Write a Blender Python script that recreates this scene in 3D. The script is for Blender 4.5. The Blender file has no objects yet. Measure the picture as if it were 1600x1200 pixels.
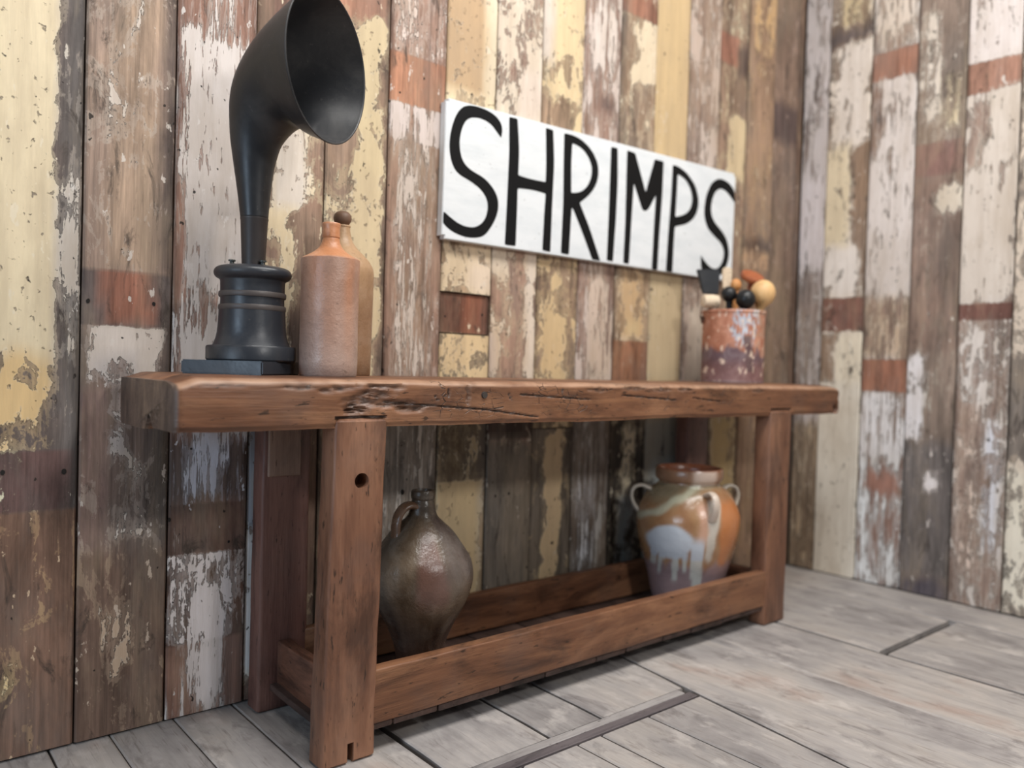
import bpy, bmesh, math, random
from mathutils import Vector, Matrix, noise

random.seed(7)
SC = bpy.context.scene
COL = SC.collection

# ------------------------------------------------------------------ camera
CAM_POS = Vector([-0.08976, -1.90341, 0.84069])
CAM_R = Vector([0.765595, -0.642708, 0.028131])
CAM_U = Vector([-0.009168, 0.032823, 0.999419])
CAM_F = Vector([0.643258, 0.765408, -0.019236])
cam_data = bpy.data.cameras.new('camera')
cam = bpy.data.objects.new('camera', cam_data)
COL.objects.link(cam)
m = Matrix.Identity(4)
for i in range(3):
    m[i][0], m[i][1], m[i][2], m[i][3] = CAM_R[i], CAM_U[i], -CAM_F[i], CAM_POS[i]
cam.matrix_world = m
cam_data.sensor_width = 36.0
cam_data.lens = 1243.01 / 1600 * 36.0
cam_data.clip_start = 0.05
cam_data.dof.use_dof = True
cam_data.dof.focus_distance = 1.78
cam_data.dof.aperture_fstop = 1.35
SC.camera = cam

# ------------------------------------------------------------------ world, lights, exposure
SC.view_settings.view_transform = 'Standard'
SC.view_settings.look = 'None'
SC.view_settings.exposure = 0.0
SC.view_settings.gamma = 1.0
SC.view_settings.use_curve_mapping = False
world = bpy.data.worlds.new('room_light')
SC.world = world
world.use_nodes = True
wb = world.node_tree.nodes['Background']
wb.inputs[0].default_value = (0.88, 0.94, 1.0, 1)
wb.inputs[1].default_value = 0.155


def area_light(name, loc, target, sx, sy, power, col):
    d = bpy.data.lights.new(name, 'AREA')
    d.shape = 'RECTANGLE'
    d.size, d.size_y, d.energy, d.color = sx, sy, power, col
    o = bpy.data.objects.new(name, d)
    COL.objects.link(o)
    o.location = loc
    o.rotation_euler = (Vector(target) - Vector(loc)).to_track_quat('-Z', 'Y').to_euler()
    return o


area_light('ceiling_lamp', (1.3, -1.5, 3.3), (1.3, -1.2, 0), 2.8, 0.8, 112, (1.0, 0.98, 0.945))
area_light('ceiling_spot', (1.2, -3.3, 2.32), (1.5, 0, 0.9), 0.30, 0.25, 30, (1.0, 0.98, 0.95))
area_light('window_light', (-3.4, -1.7, 1.35), (1.2, -0.6, 0.6), 1.0, 1.4, 58, (0.62, 0.80, 1.0))


# ------------------------------------------------------------------ helpers
def srgb(r, g, b):
    def f(c):
        c /= 255.0
        return c / 12.92 if c <= 0.04045 else ((c + 0.055) / 1.055) ** 2.4
    return (f(r), f(g), f(b), 1.0)


def obj(name, bm_or_mesh, mat=None, parent=None, smooth=False, loc=None):
    if isinstance(bm_or_mesh, bmesh.types.BMesh):
        me = bpy.data.meshes.new(name)
        bm_or_mesh.to_mesh(me)
        bm_or_mesh.free()
    else:
        me = bm_or_mesh
    if smooth:
        for p in me.polygons:
            p.use_smooth = True
    if mat is not None and not me.materials:
        me.materials.append(mat)
    o = bpy.data.objects.new(name, me)
    COL.objects.link(o)
    if parent is not None:
        o.parent = parent
        o.location = -parent.location if loc is None else loc
    elif loc is not None:
        o.location = loc
    return o


def thing(name, label, cat, loc, group=None):
    o = bpy.data.objects.new(name, None)
    o.empty_display_size = 0.05
    COL.objects.link(o)
    o.location = loc
    tag(o, label, cat, group)
    return o


def tag(o, label, cat, group=None):
    o['label'] = label
    o['category'] = cat
    if group:
        o['group'] = group
    return o


def auto_smooth(o, deg=35):
    """mark sharp edges by angle and shade smooth"""
    me = o.data
    bm = bmesh.new()
    bm.from_mesh(me)
    for e in bm.edges:
        if len(e.link_faces) == 2:
            e.smooth = e.calc_face_angle(0) < math.radians(deg)
    for f in bm.faces:
        f.smooth = True
    bm.to_mesh(me)
    bm.free()


def nz(x, y=0.0, z=0.0):
    return noise.noise(Vector((x, y, z)))


def fbm(x, y, z=0.0):
    return nz(x, y, z) + .5 * nz(2 * x, 2 * y, z + 7) + .3 * nz(4.3 * x, 4.3 * y, z + 13)


def clamp(v, a=0.0, b=1.0):
    return a if v < a else b if v > b else v


def sstep(a, b, v):
    t = clamp((v - a) / (b - a)) if a != b else (1.0 if v > a else 0.0)
    return t * t * (3 - 2 * t)


def interp(pts, x):
    if x <= pts[0][0]:
        return pts[0][1]
    for (a, va), (b, vb) in zip(pts, pts[1:]):
        if x <= b:
            return va + (vb - va) * (x - a) / (b - a)
    return pts[-1][1]


def mix3(a, b, t):
    return tuple(a[i] + (b[i] - a[i]) * t for i in range(3))


# ------------------------------------------------------------------ materials
class NT:
    def __init__(self, name):
        self.m = bpy.data.materials.new(name)
        self.m.use_nodes = True
        self.t = self.m.node_tree
        self.b = self.t.nodes['Principled BSDF']

    def n(self, typ, **kw):
        nd = self.t.nodes.new(typ)
        for k, v in kw.items():
            setattr(nd, k, v)
        return nd

    def link(self, a, b):
        self.t.links.new(a, b)

    def put(self, sock, v):
        if hasattr(v, 'links') or hasattr(v, 'is_linked'):
            self.link(v, sock)
        else:
            sock.default_value = v

    def math(self, op, a, b=None, c=None, cl=False):
        nd = self.n('ShaderNodeMath', operation=op, use_clamp=cl)
        for i, v in enumerate((a, b, c)):
            if v is not None:
                self.put(nd.inputs[i], v)
        return nd.outputs[0]

    def mix(self, f, a, b, blend='MIX'):
        nd = self.n('ShaderNodeMix', data_type='RGBA', blend_type=blend)
        self.put(nd.inputs[0], f)
        self.put(nd.inputs[6], a)
        self.put(nd.inputs[7], b)
        return nd.outputs[2]

    def fmix(self, f, a, b):
        nd = self.n('ShaderNodeMix', data_type='FLOAT')
        self.put(nd.inputs[0], f)
        self.put(nd.inputs[2], a)
        self.put(nd.inputs[3], b)
        return nd.outputs[0]

    def coord(self, scale, rnd=0.0, rot=None):
        g = self.n('ShaderNodeNewGeometry')
        v = g.outputs['Position']
        if rnd:
            oi = self.n('ShaderNodeObjectInfo')
            a = self.n('ShaderNodeVectorMath', operation='ADD')
            s = self.n('ShaderNodeVectorMath', operation='SCALE')
            s.inputs[0].default_value = (rnd, rnd * .73, rnd * 1.37)
            self.link(oi.outputs['Random'], s.inputs['Scale'])
            self.link(v, a.inputs[0])
            self.link(s.outputs[0], a.inputs[1])
            v = a.outputs[0]
        mp = self.n('ShaderNodeMapping')
        mp.inputs['Scale'].default_value = scale
        if rot:
            mp.inputs['Rotation'].default_value = rot
        self.link(v, mp.inputs['Vector'])
        return mp.outputs[0]

    def noise(self, vec, scale, detail=4, rough=.55, dist=0.0):
        nd = self.n('ShaderNodeTexNoise')
        nd.inputs['Scale'].default_value = scale
        nd.inputs['Detail'].default_value = detail
        nd.inputs['Roughness'].default_value = rough
        nd.inputs['Distortion'].default_value = dist
        self.link(vec, nd.inputs['Vector'])
        return nd.outputs[0]

    def rng(self, v, a, b, c=0.0, d=1.0, smooth=False):
        nd = self.n('ShaderNodeMapRange')
        nd.interpolation_type = 'SMOOTHSTEP' if smooth else 'LINEAR'
        self.put(nd.inputs[0], v)
        for i, x in enumerate((a, b, c, d)):
            nd.inputs[i + 1].default_value = x
        return nd.outputs[0]

    def ramp(self, v, stops):
        nd = self.n('ShaderNodeValToRGB')
        cr = nd.color_ramp
        while len(cr.elements) < len(stops):
            cr.elements.new(0.5)
        for e, (p, c) in zip(cr.elements, stops):
            e.position = p
            e.color = c
        self.link(v, nd.inputs[0])
        return nd.outputs[0]

    def attr(self, name):
        nd = self.n('ShaderNodeAttribute', attribute_name=name)
        return nd

    def bump(self, h, dist, strength=1.0, prev=None):
        nd = self.n('ShaderNodeBump')
        nd.inputs['Strength'].default_value = strength
        nd.inputs['Distance'].default_value = dist
        self.link(h, nd.inputs['Height'])
        if prev is not None:
            self.link(prev, nd.inputs['Normal'])
        return nd.outputs[0]

    def done(self, col, rough=.5, normal=None, metal=0.0, spec=None):
        self.put(self.b.inputs['Base Color'], col)
        self.put(self.b.inputs['Roughness'], rough)
        self.put(self.b.inputs['Metallic'], metal)
        if spec is not None:
            self.b.inputs['Specular IOR Level'].default_value = spec
        if normal is not None:
            self.link(normal, self.b.inputs['Normal'])
        return self.m


def plain(name, col, rough=.6, metal=0.0):
    t = NT(name)
    return t.done(col, rough, None, metal)


def mat_plank():
    """peeling paint over old wood; colours and paint coverage come from each plank's own attributes"""
    t = NT('peeling_plank')
    p, w = t.attr('paint'), t.attr('wood')
    cov, streak = p.outputs['Alpha'], w.outputs['Alpha']
    R = 31.0
    blob = t.noise(t.coord((1, 1, .60), R), 13, 9, .66, .9)
    blob2 = t.noise(t.coord((1, 1, .5), R), 55, 6, .68, .5)
    blob = t.math('ADD', t.math('MULTIPLY', blob, .72), t.math('MULTIPLY', blob2, .28))
    strk = t.noise(t.coord((1, 1, .085), R), 70, 7, .70, .35)
    big = t.noise(t.coord((1, 1, .32), R), 10, 5, .62, .6)
    strk = t.math('ADD', t.math('MULTIPLY', strk, .60), t.math('MULTIPLY', big, .40))
    n = t.fmix(streak, blob, strk)
    n = t.rng(n, .415, .585)
    c2 = t.math('MULTIPLY_ADD', cov, 1.5, -.25)
    diff = t.math('SUBTRACT', c2, n)
    solid = t.rng(diff, -.016, .032, smooth=True)
    prim = t.rng(diff, -.34, -.22, smooth=True)
    # pits and dashes in the paint, along the grain where it is streaky
    pitv = t.fmix(streak, t.noise(t.coord((1, 1, .8), R), 62, 4, .6, .4), t.noise(t.coord((1, 1, .15), R), 110, 4, .6, .2))
    pit = t.rng(pitv, .615, .645)
    mask = t.math('MULTIPLY', solid, t.math('SUBTRACT', 1.0, t.math('MULTIPLY', pit, .9)))
    # wood
    g1 = t.noise(t.coord((1, 1, .06), R), 40, 7, .66, .8)
    g2 = t.noise(t.coord((1, 1, .30), R), 8, 6, .66, .5)
    g3 = t.noise(t.coord((1, 1, .035), R), 170, 4, .65)
    wv = t.math('MULTIPLY', t.rng(g1, .30, .70, .66, 1.28), t.rng(g2, .32, .68, .58, 1.36))
    wv = t.math('MULTIPLY', wv, t.rng(g3, .3, .7, .76, 1.18))
    comb = t.n('ShaderNodeCombineColor')
    for i in range(3):
        t.link(wv, comb.inputs[i])
    wc = t.mix(1.0, w.outputs['Color'], comb.outputs[0], 'MULTIPLY')
    grey = t.noise(t.coord((1, 1, .4), R), 6, 6, .66)
    wc = t.mix(t.rng(grey, .48, .66, 0, .55), wc, t.mix(.6, wc, (.19, .17, .155, 1)))
    tan = t.noise(t.coord((1, 1, .25), R + 9), 7, 6, .68, .4)
    wc = t.mix(t.rng(tan, .50, .64, 0, .55), wc, t.mix(.4, wc, (.46, .35, .23, 1)))
    dk = t.noise(t.coord((1, 1, .30), R), 20, 7, .72, .8)
    wc = t.mix(t.rng(dk, .555, .67, 0, .80), wc, (.050, .038, .031, 1))
    # thin residue and an older tan coat near the flakes
    resid = t.mix(.55, p.outputs['Color'], wc)
    old = t.mix(.45, p.outputs['Color'], (.26, .185, .12, 1))
    wc = t.mix(t.math('MULTIPLY', prim, t.rng(g1, .35, .65, .15, .8)), wc, t.mix(t.rng(g2, .46, .54), resid, old))
    # paint
    pn = t.noise(t.coord((1, 1, .10), R), 30, 6, .66)
    pn2 = t.noise(t.coord((1, 1, .45), R), 6, 6, .66)
    pc = t.mix(t.rng(pn, .42, .66, 0, .50), p.outputs['Color'], t.mix(.5, p.outputs['Color'], (.27, .19, .12, 1)))
    pc = t.mix(t.rng(pn2, .47, .64, 0, .60), pc, t.mix(.45, pc, (.36, .27, .18, 1)))
    edge = t.math('SUBTRACT', solid, t.rng(diff, .03, .12, smooth=True))
    pc = t.mix(t.math('MULTIPLY', edge, .28), pc, (.80, .75, .66, 1))
    col = t.mix(mask, wc, pc)
    rim = t.math('SUBTRACT', t.rng(diff, -.06, -.016, smooth=True), solid)  # thin shadow line of the paint flakes, painted onto the wood beside them
    col = t.mix(t.math('MULTIPLY', rim, .55), col, (.06, .045, .035, 1))
    # scattered pale flecks on the bare wood, and dark worm and nail holes
    fl = t.noise(t.coord((1, 1, .45), R), 38, 5, .62)
    col = t.mix(t.math('MULTIPLY', t.rng(fl, .655, .675), .85), col, t.mix(.3, p.outputs['Color'], (.70, .66, .60, 1)))
    ho = t.noise(t.coord((1, 1, .8), R + 5), 48, 2, .5)
    col = t.mix(t.rng(ho, .735, .755, 0, .9), col, (.02, .015, .012, 1))
    h = t.math('ADD', t.math('MULTIPLY', mask, 1.0), t.math('MULTIPLY', t.math('ADD', g1, t.math('MULTIPLY', g3, .5)), .5))
    h = t.math('ADD', h, t.math('MULTIPLY', dk, -.3))
    nb = t.bump(h, .0026, .9)
    return t.done(col, t.fmix(mask, .74, .60), nb, spec=.28)


def mat_wood(name, axis, dark, mid, light, rough=.42, patch=1.0, k=1.0):
    t = NT(name)
    lo = .06
    sc = {'x': (lo, 1, 1), 'y': (1, lo, 1), 'z': (1, 1, lo)}[axis]
    sc2 = {'x': (.25, 1, 1), 'y': (1, .25, 1), 'z': (1, 1, .25)}[axis]
    g1 = t.noise(t.coord(sc, 11), 42 * k, 6, .62, .8)
    g2 = t.noise(t.coord(sc2, 11), 7 * k, 4, .6, .4)
    g3 = t.noise(t.coord(sc, 11), 210 * k, 3, .6)
    v = t.math('ADD', t.math('MULTIPLY', g1, .42), t.math('MULTIPLY', g2, .58))
    col = t.ramp(v, [(.28, dark), (.48, mid), (.70, light)])
    col = t.mix(t.rng(g3, .58, .72, 0, .32), col, tuple(c * .42 for c in dark[:3]) + (1,))
    gr = t.noise(t.coord(sc2, 11), 9, 6, .68, .6)
    col = t.mix(t.rng(gr, .48, .62, 0, .70 * patch), col, tuple(c * .52 for c in dark[:3]) + (1,))
    gl = t.noise(t.coord(sc2, 29), 6, 6, .68, .5)
    col = t.mix(t.rng(gl, .50, .66, 0, .42 * patch), col, tuple(min(1, c * 1.25 + .02) for c in light[:3]) + (1,))
    gy = t.noise(t.coord((1, 1, 1), 43), 5, 5, .66)
    col = t.mix(t.rng(gy, .50, .66, 0, .35 * patch), col, t.mix(.6, col, (.105, .085, .078, 1)))
    sp = t.noise(t.coord(sc2, 11), 95, 3, .6)
    col = t.mix(t.rng(sp, .64, .69, 0, .75), col, (.02, .012, .008, 1))
    col = t.mix(t.math('MULTIPLY', t.attr('worn').outputs['Fac'], .65), col, srgb(196, 158, 130))
    eg = t.attr('endgrain').outputs['Fac']
    en = t.noise(t.coord((1, 1, .3), 11), 16, 6, .66, .5)
    col = t.mix(eg, col, t.ramp(en, [(.32, srgb(58, 48, 44)), (.50, srgb(104, 86, 76)), (.68, srgb(142, 118, 98))]))
    d = t.attr('damage')
    dn = t.noise(t.coord({'x': (.3, 1, 1), 'y': (1, .3, 1), 'z': (1, 1, .3)}[axis]), 120, 4, .65)
    fib = t.ramp(dn, [(.40, (.018, .012, .010, 1)), (.56, (.10, .065, .05, 1)), (.70, (.40, .33, .30, 1))])
    col = t.mix(d.outputs['Fac'], col, fib)
    ck = t.n('ShaderNodeTexVoronoi', feature='DISTANCE_TO_EDGE')
    ck.inputs['Scale'].default_value = 62
    ck.inputs['Randomness'].default_value = .9
    t.link(t.coord({'x': (.45, 1, 1), 'y': (1, .45, 1), 'z': (1, 1, .45)}[axis], 11), ck.inputs['Vector'])
    cn = t.noise(t.coord((1, 1, 1), 11), 15, 4, .6)
    line = t.math('MULTIPLY', t.rng(ck.outputs['Distance'], .0, .035, 1, 0), t.rng(cn, .52, .58))
    line = t.math('MULTIPLY', line, t.attr('checks').outputs['Fac'])
    col = t.mix(t.math('MULTIPLY', line, .9), col, (.012, .008, .006, 1))
    h = t.math('ADD', t.math('MULTIPLY', g1, .7), t.math('MULTIPLY', g3, .6))
    h = t.math('SUBTRACT', h, t.math('MULTIPLY', line, 1.2))
    nb = t.bump(h, .0018, .8)
    return t.done(col, t.rng(g2, .3, .7, rough - .08, rough + .14), nb, spec=.4)


def mat_floor():
    t = NT('worn_floorboard')
    g1 = t.noise(t.coord((1, .07, 1), 17), 34, 6, .62, .5)
    g2 = t.noise(t.coord((1, .55, 1), 17), 5, 5, .62, .3)
    g3 = t.noise(t.coord((1, .05, 1), 17), 150, 3, .6)
    g4 = t.noise(t.coord((1, .35, 1), 17), 16, 6, .68, .5)
    base = t.ramp(g2, [(.30, srgb(132, 126, 125)), (.46, srgb(164, 158, 155)), (.60, srgb(178, 170, 164)), (.74, srgb(170, 153, 144))])
    oi = t.n('ShaderNodeObjectInfo')
    f = t.math('MULTIPLY', t.rng(g1, .28, .72, .80, 1.12), t.math('MULTIPLY_ADD', oi.outputs['Random'], .18, .88))
    cb = t.n('ShaderNodeCombineColor')
    for i in range(3):
        t.link(f, cb.inputs[i])
    col = t.mix(1.0, base, cb.outputs[0], 'MULTIPLY')
    col = t.mix(t.rng(g4, .54, .70, 0, .66), col, srgb(96, 88, 86))
    col = t.mix(t.rng(g3, .60, .70, 0, .45), col, srgb(92, 80, 72))
    wl = t.noise(t.coord((1, .6, 1), 17), 11, 5, .65)
    col = t.mix(t.rng(wl, .57, .68, 0, .50), col, srgb(206, 198, 192))
    nb = t.bump(t.math('ADD', g1, t.math('MULTIPLY', g3, .5)), .0018, .7)
    return t.done(col, t.rng(g4, .3, .7, .50, .68), nb, spec=.35)


def mat_vcol(name, rough, bumps=(), mott=.25, mscale=18, rrange=.1, spec=.5, dark=(.05, .035, .025, 1), speck=.0):
    """fired clay / rusted tin: the surface colour is a colour attribute, mottled by noise"""
    t = NT(name)
    a = t.attr('glaze')
    n1 = t.noise(t.coord((1, 1, 1), 5), mscale, 5, .62, .5)
    n2 = t.noise(t.coord((1, 1, 1), 5), mscale * 6, 3, .6)
    col = t.mix(t.rng(n1, .45, .72, 0, mott), a.outputs['Color'], t.mix(.55, a.outputs['Color'], dark))
    col = t.mix(t.rng(n1, .55, .30, 0, mott * .7), col, t.mix(.25, a.outputs['Color'], (.8, .75, .68, 1)))
    if speck:
        col = t.mix(t.rng(n2, .66, .71, 0, speck), col, dark)
    nb = None
    for sc, di in bumps:
        nb = t.bump(t.noise(t.coord((1, 1, 1), 5), sc, 4, .6), di, 1.0, nb)
    return t.done(col, t.rng(n1, .3, .7, rough - rrange, rough + rrange), nb, spec=spec)


def mat_black(name, col, rough, dust=.2):
    t = NT(name)
    n1 = t.noise(t.coord((1, 1, 1), 3), 9, 6, .65, .4)
    n2 = t.noise(t.coord((1, 1, 1), 3), 70, 4, .6)
    c = t.mix(t.rng(n1, .48, .74, 0, dust), col, srgb(120, 116, 112))
    c = t.mix(t.rng(n2, .66, .74, 0, dust * .8), c, srgb(140, 132, 126))
    nb = t.bump(n2, .0006, .5)
    return t.done(c, t.rng(n1, .3, .7, rough - .06, rough + .12), nb, spec=.45)


def mat_sign():
    t = NT('white_sign_paint')
    n1 = t.noise(t.coord((.35, 1, 1)), 22, 5, .6)
    n2 = t.noise(t.coord((1, 1, 1)), 70, 3, .5)
    n3 = t.noise(t.coord((.08, 1, 1)), 60, 4, .6)
    c = t.ramp(n1, [(.3, (.66, .69, .71, 1)), (.6, (.745, .765, .78, 1))])
    c = t.mix(t.rng(n2, .70, .73, 0, .6), c, (.25, .24, .23, 1))
    return t.done(c, .5, t.bump(t.math('ADD', n3, n1), .0012, .6))


M_PLANK = mat_plank()
M_DARK = plain('dark_gap', (.012, .009, .007, 1), .9)
M_FLOOR = mat_floor()
TW = (srgb(72, 46, 34), srgb(118, 79, 56), srgb(156, 112, 80))
M_TX = mat_wood('table_wood_lengthwise', 'x', *TW)
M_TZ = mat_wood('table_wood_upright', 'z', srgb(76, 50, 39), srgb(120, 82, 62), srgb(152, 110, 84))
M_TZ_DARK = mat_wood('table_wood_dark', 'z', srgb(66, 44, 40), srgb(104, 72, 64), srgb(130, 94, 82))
M_TY = mat_wood('table_wood_crosswise', 'y', srgb(70, 46, 38), srgb(110, 74, 58), srgb(142, 98, 78))
M_BOARD = mat_wood('shelf_board_wood', 'y', srgb(44, 34, 31), srgb(78, 60, 54), srgb(108, 84, 74), .6)
M_BATTEN = mat_wood('floor_batten_grey', 'x', srgb(96, 91, 90), srgb(140, 134, 132), srgb(176, 170, 167), .6)
M_BATTEN_D = mat_wood('floor_batten_dark', 'x', srgb(62, 56, 58), srgb(92, 84, 86), srgb(118, 109, 109), .6)
M_SIGN = mat_sign()
M_LETTER = plain('black_letter_paint', (.0035, .0035, .004, 1), .62)
M_LETTER.node_tree.nodes['Principled BSDF'].inputs['Specular IOR Level'].default_value = .18
M_HORN = mat_black('black_horn', (.021, .022, .025, 1), .40, .20)
M_COLLAR = mat_black('brown_black_collar', (.045, .037, .035, 1), .42, .15)
M_PED = mat_black('black_pedestal', (.024, .027, .034, 1), .34, .16)
M_RING = mat_black('worn_ring', (.075, .062, .058, 1), .45, .2)
M_BRASS = mat_black('dark_terminal', (.05, .055, .05, 1), .35, .1)
M_BOTTLE = mat_vcol('stoneware', .36, ((55, .0016), (240, .0006)), .38, 16, .08, .45, speck=.35)
M_JUG = mat_vcol('salt_glazed_jug', .27, ((36, .002), (130, .0008)), .42, 13, .07, .6, speck=.25)
M_POT = mat_vcol('drip_glazed_pot', .24, ((20, .002), (90, .0006)), .22, 14, .08, .6)
M_TIN = mat_vcol('rusted_tin', .52, ((45, .002), (170, .001)), .55, 26, .1, .4, speck=.3)
M_STOPPER = mat_black('brown_stopper', srgb(112, 84, 66), .5, .1)
M_BLACKTOOL = mat_black('black_tool_paint', (.006, .006, .007, 1), .38, .05)
M_SLATE = mat_black('black_blade', (.022, .024, .028, 1), .5, .12)
M_TAN = mat_wood('tan_tool_wood', 'z', srgb(196, 150, 98), srgb(224, 182, 128), srgb(240, 204, 152), .45, .2, .6)
M_RED = mat_wood('reddish_tool_wood', 'x', srgb(120, 62, 34), srgb(160, 88, 52), srgb(184, 110, 70), .5, .4)
M_PALE = mat_wood('pale_tool_wood', 'y', srgb(196, 172, 144), srgb(220, 198, 170), srgb(232, 214, 190), .6, .2)
M_ORANGE = mat_wood('orange_tool_wood', 'z', srgb(170, 110, 60), srgb(200, 138, 82), srgb(220, 164, 108), .5, .2)
M_WIRE = mat_black('rusty_wire', srgb(104, 76, 62), .6, .2)

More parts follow.
